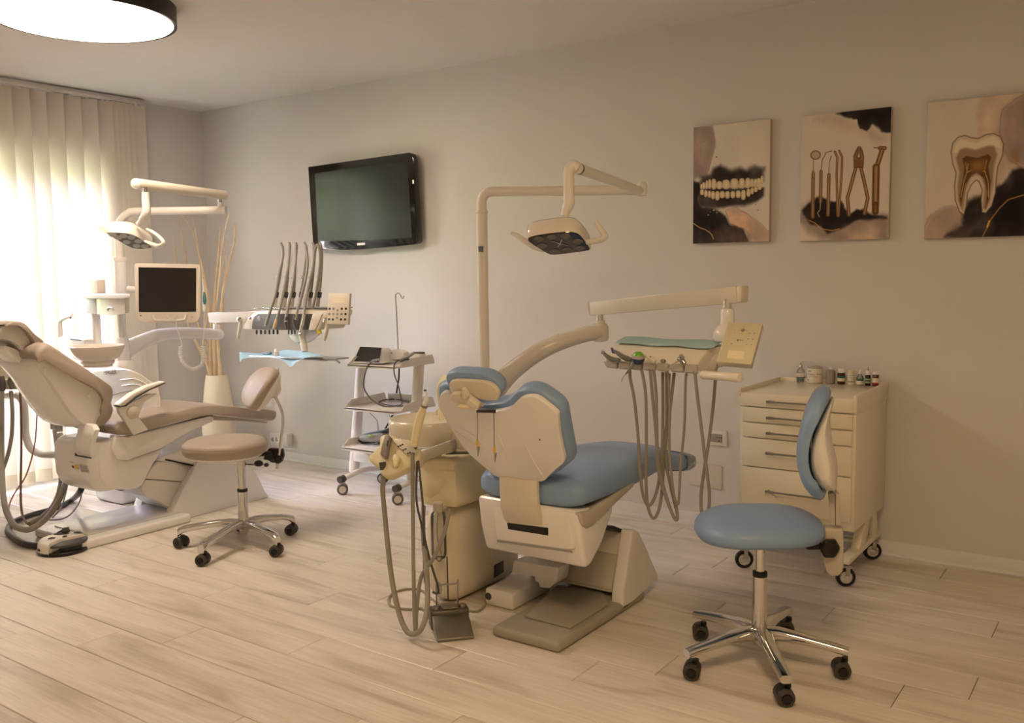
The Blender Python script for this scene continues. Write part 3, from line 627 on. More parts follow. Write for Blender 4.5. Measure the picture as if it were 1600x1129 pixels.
# bib chain with two clips
tp = bk([(404, 392)], .02)[0]
t = thing('bib_chain', tp, 'thin bib cord with two alligator clips and yellow sleeves hanging on the blue chair', 'bib chain')
def hang(ptsx, y): return [cD.one(a, b, y=y) for a, b in ptsx]
yb_ = tp.y-.012
m = M(); m.tube(hang([(404, 390), (403, 500), (404, 604)], yb_), .0014, n=6); m.tube(hang([(525, 392), (527, 530), (528, 652)], yb_), .0014, n=6); m.tube(hang([(404, 390), (460, 396), (525, 392)], yb_-.001), .0014, n=6)
m.done('cord', HOSED, t)
for x_, y_ in ((404, 604), (529, 650)):
    k = M().tube(hang([(x_, y_-4), (x_+1, y_+44)], yb_), .0042, n=10).done('sleeve', GOLD, t)
    m = M(); m.prism(hang([(x_-5, y_+40), (x_+6, y_+40), (x_+3, y_+114), (x_, y_+114)], yb_-.002), V((0, .004, 0)), .0008)
    m.prism(hang([(x_+7, y_+42), (x_+17, y_+44), (x_+4, y_+114), (x_+1, y_+100)], yb_-.001), V((0, .003, 0)), .0006)
    m.done('clip', STEEL, t)

# ================================================================== cuspidor unit beside the blue chair
t = thing('cuspidor_unit', (3.78, -1.5, 0), 'yellowed ivory cuspidor unit with round spittoon left of the blue chair', 'dental unit')
M().bbox(3.715, 3.905, -1.74, -1.22, 0, .43, .085, 5).done('pedestal', mat('aged_ivory', (222, 213, 188), .42, var=.05), t)
c1 = P1(713, 750, y=-1.76); c0 = P1(652, 750, y=-1.76); zt = P1(713, 716, y=-1.76).z; zb = P1(713, 796, y=-1.76).z
o = M().bbox(c0.x, c1.x, -1.76, -1.2, zb, zt, .03, 4).done('cabinet', YELLOWED, t)
m = M().prism(cP([(470, 822), (540, 818), (716, 824), (722, 1092), (600, 1085), (476, 1068)], y=-1.762), V((0, .006, 0)), .003); d_ = m.done('door', YELLOWED, o)
M().prism(cP([(474, 868), (560, 862), (655, 890), (650, 910), (590, 990), (530, 1030), (474, 1004)], y=-1.7625), V((0, .003, 0)), .001).done('pressed_panel', mat('aged_panel', (222, 210, 172), .4), o)
M().bbox(c1.x-.17, c1.x+.02, -1.6, -1.2, zt-.02, .72, .03, 3).done('column_top', IVORY, t)
bc = P1(668, 655, y=-1.55); br_ = (P1(724, 655, y=-1.55)-P1(612, 655, y=-1.55)).length*.5*.83
m = M(); m.lathe(bc, [(.02, -.115), (br_*.55, -.112), (br_*.86, -.095), (br_*.98, -.07), (br_, -.01), (br_*.985, .004), (br_*.95, .008), (br_*.9, 0), (br_*.72, -.03), (.02, -.045)], n=56)
m.done('spittoon_bowl', mat('bowl_glaze', (228, 221, 202), .15, coat=.6), t, crease=1.0)
m = M(); m.tube([P1(697, 655, y=-1.50), P1(693, 630, y=-1.50), P1(691, 606, y=-1.52), P1(696, 594, y=-1.55), P1(706, 592, y=-1.6)], [.03, .026, .026, .025, .02], n=16)
m.tube([P1(682, 648, y=-1.5), P1(683, 640, y=-1.5), P1(690, 638, y=-1.52)], .006); m.done('cup_filler', mat('filler_ivory', (228, 216, 178), .25, coat=.4), t)
m = M().prism(cP([(430, 690), (560, 640), (680, 596), (692, 640), (684, 692), (600, 708), (450, 772), (424, 760)], y=-1.78), V((0, .035, 0)), .006, 3); m.done('assistant_arm', TAUPE, t)
M().prism(cP([(640, 694), (800, 690), (800, 702), (640, 706)], y=-1.77), V((0, .05, 0)), .002).done('seam', DARKG, t)
# bottle of clear plastic in front of the pedestal
q = P1(685.5, 840, y=-1.80); rb = .032
zt_ = P1(685, 797, y=-1.80).z; zb_ = P1(685, 872, y=-1.80).z
bt = M().lathe(V((q.x, q.y, zb_)), [(.006, -.012), (.012, 0), (rb*.8, .004), (rb, .02), (rb, zt_-zb_-.03), (rb*.9, zt_-zb_-.012), (rb*.5, zt_-zb_)], n=28).done('water_bottle', CLEARP, t)
m = M(); m.cyl((q.x, q.y, zt_-.004), (q.x, q.y, zb+.03), .022, n=18, bev=.003); m.cyl((q.x, q.y, zt_), (q.x, q.y+.08, zb+.01), .012, n=12); m.done('bottle_cap', TAUPE, t)
m = M(); m.tube([(q.x, q.y, zt_-.01), (q.x-.008, q.y, (zt_+zb_)/2), (q.x+.012, q.y, zb_+.02)], .0025, n=8); m.done('dip_tube', HOSE, t)
M().tube(cQ([(604, 420), (608, 560), (612, 735)], y=-1.765), .003, n=8).done('drain_pipe', HOSED, t)
so = cQ([(948, 484), (1016, 448), (1018, 530), (948, 578)], x=3.905)
M().prism(so, V((.004, 0, 0)), .001).done('rating_plate', DARKG, t)
# hanging hoses that join the unit belong to their instruments below

# ================================================================== assistant's instrument holder
ho = P1(640, 712, y=-1.92)
t = thing('assistant_holder', ho, 'yellowed assistant instrument holder with small keypad left of the blue chair', 'instrument holder')
HA = math.radians(38); HNo = V((.15, -math.cos(HA), math.sin(HA))).normalized()
def hh(pts, o=0.0): return cP(pts, pl=(ho+HNo*o, HNo))
M().prism(catmull(hh([(68, 732), (100, 692), (152, 638), (152, 590), (170, 562), (212, 551), (262, 566), (300, 588), (372, 592), (412, 630), (448, 668), (440, 752), (380, 788), (300, 822), (216, 860), (164, 846), (156, 800), (110, 770)]), 2, True), -HNo*.05, .010, 3).done('body', YELLOWED, t, crease=.8)
o = M().prism(hh([(246, 598), (312, 590), (442, 682), (428, 694), (360, 716)], .001), HNo*.006, .002).done('keypad', IVORY, t)
for q in ((293, 645), (309, 638), (325, 631), (331, 671), (347, 664), (363, 697), (379, 690)):
    p = hh([q], .0075)[0]; kx = HNo.cross(Z_).normalized(); ky = kx.cross(HNo); M().obox(p-HNo*.0005, kx, ky, HNo, .009, .007, .0016, .0004).done('key', DARKG, o)
M().prism(hh([(176, 716), (192, 640), (212, 580), (236, 572), (252, 590), (230, 690), (222, 745)], .004), HNo*.022, .004, 3).done('clip', GREYB, t)
M().prism(hh([(206, 632), (215, 600), (222, 602), (212, 654)], .027), HNo*.001).done('slot', BLACK, t)
M().prism(hh([(400, 640), (418, 560), (430, 545), (438, 560), (436, 650), (425, 676)], .004), HNo*.02, .004, 3).done('clip', GREYB, t)
M().prism(hh([(262, 740), (276, 712), (300, 716), (318, 738), (300, 800), (272, 812)], .002), HNo*.02, .006, 2).done('front_lobe', YELLOWED, t)
# suction hose in the left clip
yh = ho.y-.05
def qh(pts, ya, yb): return [cQ.one(a, b, y=ya+(yb-ya)*min(1, max(0, b/990))) for a, b in pts]
t = thing('suction_hose', P1(600, 735, y=yh), 'thick grey suction hose hanging from the left clip of the yellowed holder', 'hose', 'assistant hoses')
M().tube([cP.one(185, 812, y=yh)]+qh([(132, -60), (146, 100), (165, 300), (198, 580), (250, 830), (305, 962), (360, 988)], yh+.01, -2.11)+qh([(412, 955), (450, 850), (462, 700), (452, 500), (432, 300), (426, 150), (432, 50)], -1.80, -2.13), .0105, n=12).done('hose', HOSE, t)
M().tube(cP([(176, 760), (184, 815)], y=yh), .014, n=14).done('connector', HOSED, t)
t = thing('air_water_syringe', P1(655, 650, y=yh), 'cream suction handpiece with clear tip standing in the yellowed holder', 'handpiece', 'assistant hoses')
M().tube(cP([(408, 640), (424, 560), (440, 480), (462, 410), (483, 352)], y=yh), [.014, .0155, .0175, .016, .0115], n=16).done('handle', mat('handle_cream', (236, 224, 184), .35), t)
M().tube(cP([(482, 356), (486, 342)], y=yh), .013, n=14).done('collar', BRONZE, t)
M().tube(cP([(486, 342), (498, 290), (494, 240)], y=yh), [.010, .006, .005], n=12).done('tip', mat('frosted_tip', (238, 238, 234), .3), t)
M().ell(cP.one(490, 234, y=yh), .006, .006, .005).done('tip_cap', DARKG, t)
M().prism(cP([(492, 308), (505, 275), (522, 295), (508, 315)], y=yh), V((0, .003, 0))).done('tip_fin', mat('frosted_tip', (238, 238, 234)), t)
M().tube([cP.one(398, 690, y=yh+.03)]+qh([(352, -50), (354, 200), (358, 500), (364, 800), (373, 970)], yh+.03, -2.09)+qh([(382, 800), (415, 570), (510, 420), (585, 240), (622, 72)], -1.83, -2.10), .008, n=10).done('hose', HOSE, t)
t = thing('thin_hose_pair', P1(655, 800, y=yh), 'two thin dark hoses hanging from the keypad end of the yellowed holder', 'hose', 'assistant hoses')
M().tube([cP.one(432, 755, y=yh+.02)]+qh([(380, 0), (420, 200), (480, 450), (538, 640), (532, 690), (500, 680)], yh+.04, -1.90), .0045, n=8).done('hose', HOSED, t)
M().tube([cP.one(440, 750, y=yh+.02)]+qh([(428, 60), (432, 300), (440, 580), (470, 660)], yh+.04, -1.90), .0045, n=8).done('hose', HOSED, t)

# ================================================================== metal foot control
fA = P1(683, 1004, z=0); fB = P1(741, 998, z=0)
e1 = (fB-fA); e1.z = 0; fw_ = e1.length; e1.normalize(); e2 = V((-e1.y, e1.x, 0))
if e2.x > 0: e2 = -e2
def fp(a, b, z): return fA+e1*a+e2*b+Z_*z
t = thing('foot_control', fp(fw_/2, .1, 0), 'brushed metal foot pedal with wire handle on the floor before the blue chair', 'foot pedal')
M().prism([fp(0, 0, .002), fp(0, .125, .002), fp(0, .125, .062), fp(0, 0, .012)], e1*fw_, .002).done('treadle', BRONZE, t)
M().prism([fp(-.004, .122, 0), fp(-.004, .215, 0), fp(-.004, .205, .072), fp(-.004, .13, .078), fp(-.004, .122, .062)], e1*(fw_+.008), .006, 3).done('housing', mat('dark_pedal', (88, 84, 76), .42, metal=.5), t)
M().prism([fp(fw_*.3, .125, .079), fp(fw_*.3, .20, .074), fp(fw_*.3, .20, .082), fp(fw_*.3, .125, .087)], e1*(fw_*.42), .003).done('top_tab', BRONZE, t)
for k in (.14, .87):
    M().lathe(fp(fw_*k, .155, .074), [(.001, .014), (.013, .013), (.016, .008), (.016, 0)], n=20).done('button', BRONZE, t)
hz = .10
M().tube([fp(fw_*.2, .2, .06), fp(fw_*.2, .2, .13), fp(fw_*.24, .21, .16), fp(fw_*.34, .21, .15), fp(fw_*.33, .21, .12), fp(fw_*.27, .205, .125), fp(fw_*.3, .2, .155), fp(fw_*.75, .2, .155), fp(fw_*.82, .2, .17), fp(fw_*.8, .2, .13), fp(fw_*.8, .2, .06)], .0035, n=8).done('wire_handle', STEEL, t)
M().tube([fp(-.002, .17, .02)]+cQ([(430, 806), (330, 806), (240, 796), (178, 766), (182, 712), (240, 672), (330, 656), (420, 668), (480, 720), (560, 770), (690, 800), (800, 820), (850, 808), (886, 770)], z=.006), .005, n=8).done('cable', mat('cable_tan', (156, 147, 130), .5), t)
# ================================================================== operating lights (post, two arms, lamp head)
def lamp_head(par, under, oc, N, depth, top_k, m_side, m_face, cells, m_lens, up_shift=(0, 0, 0)):
    u_ = catmull(under, 3, True); c = sum(u_, V())/len(u_); N = V(N)
    m = M(); m.loft([[c+(p-c)*k-N*o+V(up_shift)*(o/depth) for p in u_] for k, o in ((.97, -.001), (1.0, .002), (1.0, depth*.55), (.97, depth*.75), (.86, depth*.92), (top_k, depth), (.2, depth*1.03))])
    h = m.done('lamp_head', m_side, par, crease=1.0)
    M().loft([[c+(p-c)*k+N*o for p in u_] for k, o in ((.96, .001), (.95, .004))]).done('lamp_face', m_face, h)
    for q, r_ in cells:
        e1 = N.cross(Z_).normalized(); e2 = N.cross(e1)
        M().lathe(V(q)+N*.004, [(.001, .001), (r_*.9, .002), (r_, .0)], n=20, axis=N).done('lens', m_lens, h)
    return h, c
zt0 = P1(757, 299, y=-1.45).z; pb = P1(757, 590, y=-1.45); x0 = pb.x
t = thing('dental_light', (x0, -1.45, .72), 'operating light with black lens panel on a tall white post behind the blue chair', 'dental light')
end = P1(1003, 300, y=-1.035); end.z = zt0
dr = V((end.x-x0, end.y+1.45, 0)).normalized()
M().cyl((x0, -1.45, .70), (x0, -1.45, zt0-.085), .0235, n=24).done('post', WHITE2, t)
M().cyl((x0, -1.45, zt0-.092), (x0, -1.45, zt0-.078), .026, n=24, bev=.002).done('collar', WHITE2, t)
arc = [V((x0, -1.45, zt0-.085)), V((x0, -1.45, zt0-.045))]+[V((x0, -1.45, zt0-.045))+dr*(.045*(1-math.cos(a)))+Z_*(.045*math.sin(a)) for a in (.4, .8, 1.2, 1.57)]+[V((x0, -1.45, zt0))+dr*.07]
M().tube(arc, .0215, n=18, sub=3).done('elbow', WHITE2, t)
M().cyl(V((x0, -1.45, zt0))+dr*.066, end, .021, n=22).done('horizontal_arm', WHITE2, t)
st = cL([(123, 680), (164, 680), (163, 722), (123, 720)], pl=((x0, -1.45-.0245, 1.4), (-.35, -.94, 0)))
M().prism(st, V((0, .002, 0))).done('sticker', BLACK, t)
hp0 = P1(905, 265, y=-1.60)
j0 = end+V((.0, -.0, .0))
m = M(); m.cyl(end-Z_*.026, end+Z_*.026, .024, n=20, bev=.004); m.cyl(end+Z_*.02, end+Z_*.034, .016, n=16, bev=.002); m.done('arm_joint', WHITE2, t)
a2 = [P1(1000, 298, y=-1.05), P1(903, 263, y=-1.60)]
M().cyl(a2[0], a2[1], .0185, .0205, n=22).done('spring_arm', WHITE2, t)
M().cyl(a2[1]-(a2[1]-a2[0])*.025, a2[1]-(a2[1]-a2[0])*.012, .0215, n=22).done('arm_ring', DARKG, t)
el = [a2[1], P1(896, 259, y=-1.61), P1(889, 266, y=-1.62), P1(888.5, 285, y=-1.62), P1(889, 309, y=-1.62)]
M().tube(el, [.021, .022, .022, .0215, .0205], n=18).done('drop_elbow', WHITE2, t)
M().tube([P1(889, 309, y=-1.62), P1(889, 318, y=-1.62), P1(885, 327, y=-1.625)], [.0215, .0215, .020], n=18).done('swivel', WHITE2, t)
M().tube([P1(885, 326, y=-1.625), P1(882, 338, y=-1.63)], [.0165, .017], n=16).done('ball_joint', WHITE2, t)
hcen = P1(873, 381, y=-1.64); tl_ = math.radians(27); N = V((.53*math.sin(tl_), -.85*math.sin(tl_), -math.cos(tl_))).normalized()
def lh(pts, o=0.0): return [p for p in cL(pts, pl=(hcen+N*o, N))]
un = lh([(484, 628), (500, 608), (560, 594), (650, 580), (770, 568), (840, 573), (880, 592), (915, 632), (950, 682), (955, 700), (938, 708), (840, 722), (710, 738), (650, 736), (590, 704), (520, 660)])
cells = [(lh([q], .001)[0], .020) for q in ((573, 620), (668, 606), (768, 598), (860, 638), (875, 688), (783, 700), (690, 712), (597, 670))]
h, c = lamp_head(t, un, None, N, .075, .62, mat('lamp_shell', (228, 222, 211), .16, coat=.5), BLACKG, cells, mat('dim_lens', (112, 108, 100), .35), up_shift=(-.012, .02, .0))
for a, b_ in (((665, 640), (790, 676)), ((745, 628), (715, 684)), ((700, 648), (735, 668))):
    M().tube(lh([a, b_], .006), .0016, n=6).done('star_trim', CHROME, h)
for q in ((596, 549), (638, 544), (683, 539)):
    p = cL.one(*q, y=-1.76); M().lathe(P1(720+q[0]/4.703, 240+q[1]/4.703, pl=(un[8]+V((.03, -.05, .03)), V((.3, -.9, .1)))), [(.0036, 0), (.0036, .004), (.001, .005)], n=12, axis=V((.3, -.9, .1))).done('button', STEEL, h)
M().tube(cL([(610, 706), (540, 684), (470, 640), (410, 600), (372, 582)], y=-1.57), [.013, .015, .0145, .0125, .008], n=14, flat=.75).done('handle', mat('lamp_shell', (228, 222, 211)), h)
M().tube(cL([(930, 650), (1000, 640), (1050, 620), (1058, 600), (1035, 565), (1010, 525), (990, 492)], y=-1.62), [.013, .014, .0145, .0145, .013, .0115, .0075], n=14, flat=.8).done('handle', mat('lamp_shell', (228, 222, 211)), h)

# ================================================================== delivery arm and instrument table of the blue chair
YT = -1.40
t = thing('instrument_table', (4.6, YT, .97), 'ivory instrument table on a curved arm and spring arm over the blue chair', 'instrument table')
ca = cY([(20, 1020), (120, 880), (300, 690), (550, 510), (750, 408), (950, 338), (1130, 288), (1250, 268)], y=-1.3)
for i, yv in enumerate((-1.40, -1.40, -1.37, -1.33, -1.28, -1.22, -1.16, -1.12)):
    px = ((20, 1020), (120, 880), (300, 690), (550, 510), (750, 408), (950, 338), (1130, 288), (1250, 268))[i]; ca[i] = cY.one(*px, y=yv)
bs = ca[0].copy(); bs.z = .70
M().tube([bs, ca[0]]+ca[1:], [.05, .05, .046, .041, .038, .036, .034, .034, .034], n=20, flat=1.0).done('curved_arm', mat('arm_enamel', (220, 214, 203), .25, coat=.4), t)
jc = cY.one(1255, 262, y=-1.11)
m = M(); m.lathe(jc, [(.02, -.046), (.034, -.042), (.037, -.03), (.037, .018), (.03, .03), (.021, .036), (.02, .048), (.001, .048)], n=28); m.done('arm_knuckle', mat('arm_enamel', (220, 214, 203)), t)
M().cyl(jc+Z_*.045, jc+Z_*.075, .016, n=20).done('pivot', CHROME, t)
# spring arm
dl, dr_ = -1.10, -1.27
A = [cRt.one(90, 190, y=dl), cRt.one(1128, 75, y=dr_), cRt.one(1132, 195, y=dr_), cRt.one(97, 284, y=dl)]
sd = V((-(A[1]-A[0]).y, (A[1]-A[0]).x, 0)).normalized()*.05
M().prism(A, sd, .004, 2).done('spring_arm', mat('arm_enamel', (220, 214, 203)), t)
M().prism([cRt.one(76, 194, y=dl+.002), A[0], A[3], cRt.one(92, 286, y=dl+.002)], sd, .004, 2).done('arm_cap', IVORY, t)
M().prism([A[1], cRt.one(1170, 72, y=dr_-.01), cRt.one(1166, 190, y=dr_-.01), A[2]], sd, .006, 2).done('arm_cap', IVORY, t)
for q, yv in (((124, 260), dl), ((155, 256), dl), ((1052, 172), dr_)):
    p = cRt.one(*q, y=yv-.002); M().cyl(p, p+V((0, .006, 0)), .0035, n=10).done('screw', STEEL, t)
jr = cRt.one(1068, 270, y=dr_+.02)
jr = cRt.one(1068, 270, y=A[2].y+sd.y*.5)
m = M(); m.lathe(jr, [(.027, -.03), (.027, .012), (.022, .02), (.016, .021)], n=26); m.done('table_knuckle', WHITE, t)
M().cyl(jr+Z_*.018, jr+Z_*.05, .016, n=20).done('pivot', CHROME, t)
M().lathe(jr-Z_*.03, [(.027, 0), (.028, -.01), (.042, -.022), (.054, -.04), (.057, -.06), (.05, -.075)], n=28, sx=1.0).done('table_dome', WHITE, t)
def ty(y): return dict(pl=((4.43, y, 0), (.172, .985, 0)))
# table body: slanted front running into the instrument trough
yb0, yb1 = YT+.11, YT+.36
O_ = V((4.43, YT, 0)); dT = V((.985, -.172, 0)); nB = V((.172, .985, 0))
TL, TR = cRt.one(305, 470, **ty(yb0)), cRt.one(945, 510, **ty(yb0))
FL, FR = cRt.one(250, 585, **ty(YT+.02)), cRt.one(872, 640, **ty(YT+.02))
zt_ = (TL.z+TR.z)/2; zf = (FL.z+FR.z)/2; s0, s1 = (TL-O_).dot(dT), (TR-O_).dot(dT)
pts = [(.015, zf-.005), (.03, zf-.022), (.09, zf-.03), (yb1-YT, zf-.01), (yb1-YT, zt_-.008), (yb0-YT, zt_), (.035, zf+.012)]
M().loft([[O_+dT*s_+nB*d+Z_*z for d, z in pts] for s_ in (s0, s1)], bev=.006, seg=3).done('table_body', mat('table_ivory', (228, 221, 204), .3, coat=.3), t)
segs = [((190, 605), (288, 612), (284, 654), (212, 645)), ((300, 612), (375, 618), (370, 658), (296, 654)), ((388, 616), (462, 620), (458, 664), (382, 658)), ((476, 618), (556, 616), (552, 668), (470, 664)), ((570, 614), (648, 618), (642, 672), (566, 668)), ((668, 622), (756, 622), (752, 680), (664, 674)), ((768, 622), (852, 626), (850, 690), (764, 682))]
for s_ in segs:
    M().prism(cRt(s_, **ty(YT)), V((0, .018, -.006)), .004, 2).done('holder', mat('holder_grey', (190, 184, 175), .4), t)
M().prism(cRt([(205, 618), (852, 640), (850, 676), (222, 642)], **ty(YT+.016)), V((0, .03, 0)), .004).done('trough', mat('holder_grey', (190, 184, 175)), t)
# handle
M().prism(cRt([(905, 690), (945, 600), (985, 545), (1005, 560), (990, 640), (975, 690)], **ty(YT-.03)), V((0, .03, 0)), .006, 2).done('handle_bracket', TAUPE, t)
hA, hB = cRt.one(905, 702, **ty(YT-.05)), cRt.one(1160, 722, **ty(YT-.09))
m = M(); m.cyl(hA, hB, .0155, n=22, bev=.002); m.ell(hA, .017, .017, .017); m.done('handle', mat('table_ivory', (228, 221, 204)), t)
# control panel
kc = cKp.one(430, 420, **ty(YT-.03)); KN = V((.22, -.80, .42)).normalized()
def kp(pts, o=0.0): return cKp(pts, pl=(kc+KN*o, KN))
M().prism(kp([(262, 114), (770, 132), (600, 745), (84, 700)]), -KN*.045, .004, 3).done('control_panel', mat('panel_cream', (216, 210, 186), .38), t)
cp = bpy.data.objects[[o.name for o in t.children if o.name.startswith('control_panel')][0]]
M().prism(kp([(282, 130), (745, 146), (585, 722), (110, 684)], .0003), KN*.0012, .0005).done('overlay', mat('overlay_cream', (206, 200, 174), .45), cp)
M().prism(kp([(264, 538), (508, 548), (482, 672), (246, 650)], .0014), KN*.001).done('display', mat('display_pale', (238, 228, 200), .2), cp)
for q, c_ in [((285, 275), GOLD), ((355, 278), GOLD), ((262, 355), GOLD), ((332, 360), GOLD), ((238, 435), GOLD), ((310, 440), GREYB), ((576, 287), GREYB), ((648, 289), GREYB), ((553, 371), GREYB), ((626, 374), GREYB), ((530, 453), GREYB), ((602, 456), GREYB), ((418, 240), GOLD), ((490, 200), GOLD), ((532, 245), GOLD), ((466, 288), GOLD)]:
    M().lathe(kp([q], .0014)[0], [(.0022, 0), (.002, .0012), (.0005, .0014)], n=12, axis=KN).done('button', c_, cp)
M().prism(kp([(440, 245), (480, 212), (518, 240), (476, 272)], .0014), KN*.001).done('diamond_key', GREYB, cp)
M().prism(kp([(388, 388), (398, 372), (412, 378), (402, 392), (410, 404), (396, 406)], .0014), KN*.0008).done('logo', DARKG, cp)
M().prism(kp([(412, 380), (486, 386), (484, 394), (412, 392)], .0014), KN*.0008).done('logo_bar', GREYB, cp)
# teal paper on the table
t2 = []
xs = [(280, 465), (350, 464), (430, 468), (520, 474), (600, 478), (700, 486), (780, 490), (870, 502), (970, 512)]
xb = [(345, 450), (420, 432), (500, 424), (580, 420), (660, 421), (740, 423), (830, 426), (930, 430), (1050, 436)]
rows = []
for k in range(7):
    u = k/6; r_ = []
    for i, (a, b_) in enumerate(zip(xs, xb)):
        p0 = cRt.one(*a, **ty(yb0-.02)); p1 = cRt.one(*b_, **ty(yb1-.02))
        p0.z = zt_+.003+.002*math.sin(i*1.7); p1.z = zt_+.006+.002*math.sin(i*1.1)
        p = p0.lerp(p1, u); p.z += .001*math.sin(i*1.3+k*.9)
        if k == 0: p.z -= .005+.002*math.sin(i*2.1)
        r_.append(p)
    rows.append(r_)
M().sheet([catmull(r_, 3) for r_ in rows]).done('paper_sheet', TEAL, label='pale teal disposable paper covering the top of the instrument table by the blue chair', cat='paper')

# ================================================================== instruments in the trough, each with its hose
GRP = 'instruments on the right table'
def hose_to(top, pts, yv, rad=.0062):
    return M().tube([top]+[cH.one(a, b, **ty(yv+dy)) for a, b, dy in pts], rad, n=9)
def inst(name, label, cat, loc): return thing(name, loc, label, cat, GRP)
yi = YT-.012
HG = mat('handpiece_grey', (136, 133, 126), .3, metal=.6)
t = inst('dental_handpiece', 'grey curved handpiece with metal head, leftmost in the table trough', 'handpiece', cI.one(130, 230, **ty(yi)))
M().tube(cI([(125, 205), (160, 240), (215, 285), (280, 310), (380, 322)], **ty(yi)), [.0055, .0075, .0098, .0095, .007], n=14).done('handle', HG, t)
m = M(); m.tube(cI([(112, 222), (128, 176)], **ty(yi-.002)), .0072, n=14); m.tube(cI([(142, 196), (140, 176)], **ty(yi)), .003, n=8); m.done('head', CHROME, t)
hose_to(cI.one(540, 480, **ty(YT+.005)), [(100, 130, 0), (125, 260, 0), (148, 480, 0), (160, 680, 0), (178, 850, .01), (213, 926, .02), (252, 880, .03), (280, 770, .04), (300, 600, .05), (306, 380, .06), (305, 85, .06)], YT+.005).done('hose', HOSE, t)
t = inst('dental_handpiece', 'grey curved handpiece with blue head, second from left in the table trough', 'handpiece', cI.one(300, 200, **ty(yi)))
M().tube(cI([(300, 182), (360, 220), (430, 270), (500, 300), (570, 320)], **ty(yi)), [.0062, .0085, .0105, .011, .008], n=14).done('handle', HG, t)
m = M(); m.tube(cI([(262, 150), (285, 190), (305, 205)], **ty(yi-.002)), [.005, .0075, .006], n=12); m.done('head', mat('blue_head', (70, 92, 160), .3), t)
M().tube(cI([(258, 150), (268, 146)], **ty(yi-.004)), .006, n=10).done('cap', mat('red_cap', (170, 70, 50), .4), t)
hose_to(cI.one(725, 470, **ty(YT+.005)), [(172, 75, 0), (192, 180, 0), (200, 300, 0), (201, 550, 0), (200, 800, .01), (214, 945, .02), (246, 1006, .03), (278, 960, .04), (298, 850, .05), (310, 680, .06), (318, 500, .065), (350, 320, .07), (378, 90, .07)], YT+.005).done('hose', HOSE, t)
t = inst('air_polisher', 'air polishing handpiece with bright green and navy bowl and metal nozzle', 'handpiece', cI.one(670, 280, **ty(yi-.02)))
pc = cI.one(672, 290, **ty(yi-.02)); e_ = (CU*.95-CF*.3).normalized()
M().lathe(pc, [(.004, -.026), (.018, -.022), (.0245, -.010), (.0255, 0), (.024, .003)], n=28, axis=e_).done('bowl', mat('navy_bowl', (44, 58, 96), .3, coat=.3), t)
M().lathe(pc, [(.0256, .001), (.0262, .009), (.024, .013)], n=28, axis=e_).done('ring', mat('grey_ring', (176, 170, 160), .3), t)
M().lathe(pc+e_*.010, [(.022, 0), (.019, .006), (.014, .012), (.002, .0145)], n=28, axis=e_).done('dome', mat('green_dome', (104, 186, 30), .3, coat=.4), t)
M().tube(cI([(622, 342), (560, 430), (480, 540)], **ty(yi-.03)), [.0085, .0075, .0042], n=14).done('nozzle', STEEL, t)
M().tube(cI([(482, 538), (430, 592), (422, 625), (408, 662)], **ty(yi-.03)), [.0022, .0016, .0022, .001], n=8).done('tip', STEEL, t)
hose_to(cI.one(858, 480, **ty(YT+.005)), [(226, 80, .0), (240, 240, .0), (262, 470, .01), (276, 700, .02), (310, 830, .03), (350, 940, .03), (380, 1010, .03), (396, 985, .04), (378, 900, .05), (345, 760, .06), (322, 620, .07), (330, 400, .07), (330, 85, .07)], YT+.005).done('hose', HOSE, t)
t = inst('micromotor_handpiece', 'small ivory handpiece lying right of the green and navy air polisher', 'handpiece', cI.one(850, 290, **ty(yi)))
M().tube(cI([(780, 240), (820, 270), (860, 300), (940, 352)], **ty(yi)), [.004, .008, .0095, .007], n=12).done('handle', mat('table_ivory', (228, 221, 204)), t)
M().tube(cI([(865, 262), (858, 305)], **ty(yi-.004)), .003, n=8).done('trigger', GREYB, t)
hose_to(cI.one(910, 480, **ty(YT+.005)), [(248, 80, 0), (262, 220, 0), (266, 400, 0), (270, 560, .01), (284, 700, .02), (318, 840, .025), (358, 960, .025), (384, 1014, .03), (398, 1000, .035), (384, 905, .04), (350, 780, .05), (325, 640, .06), (332, 420, .07), (345, 95, .07)], YT+.006).done('hose', HOSE, t)
t = inst('ultrasonic_scaler', 'grey hose ended handpiece standing in the table trough beside the metal syringe', 'handpiece', cI.one(1060, 335, **ty(yi)))
M().ell(cI.one(1062, 338, **ty(yi+.014)), .011, .011, .008).done('handle_top', GREYB, t)
M().tube(cI([(1062, 345), (1062, 470)], **ty(YT+.03)), .0075, n=12).done('handle', GREYB, t)
hose_to(cI.one(1120, 500, **ty(YT+.01)), [(338, 110, 0), (350, 300, 0), (346, 480, 0), (352, 660, .0), (376, 860, .01), (398, 916, .02), (406, 880, .025), (418, 660, .03), (440, 440, .03), (448, 160, .02), (454, 92, .02)], YT+.01, .005).done('hose', HOSE, t)
t = inst('three_way_syringe', 'metal air and water syringe with thin angled tip and round buttons', 'syringe', cI.one(1340, 300, **ty(yi)))
M().tube(cI([(1400, 380), (1350, 320), (1300, 300)], **ty(yi)), [.009, .0115, .009], n=14).done('body', STEEL, t)
M().tube(cI([(1300, 330), (1200, 410), (1120, 480), (1072, 516)], **ty(yi-.01)), [.004, .0026, .0024, .0026], n=8).done('tip', CHROME, t)
for q in ((1350, 262), (1375, 290)): M().lathe(cI.one(*q, **ty(yi-.012)), [(.006, 0), (.006, .006), (.001, .007)], n=14, axis=V((0, -.8, .6))).done('button', CHROME, t)
hose_to(cI.one(1545, 500, **ty(YT+.005)), [(508, 100, 0), (524, 250, 0), (548, 440, 0), (572, 640, .01), (588, 760, .02), (598, 860, .03), (590, 960, .03), (562, 997, .04), (546, 940, .05), (548, 830, .06), (566, 700, .07), (596, 510, .08), (622, 300, .085), (636, 130, .085), (637, 40, .085)], YT+.005).done('hose', HOSE, t)

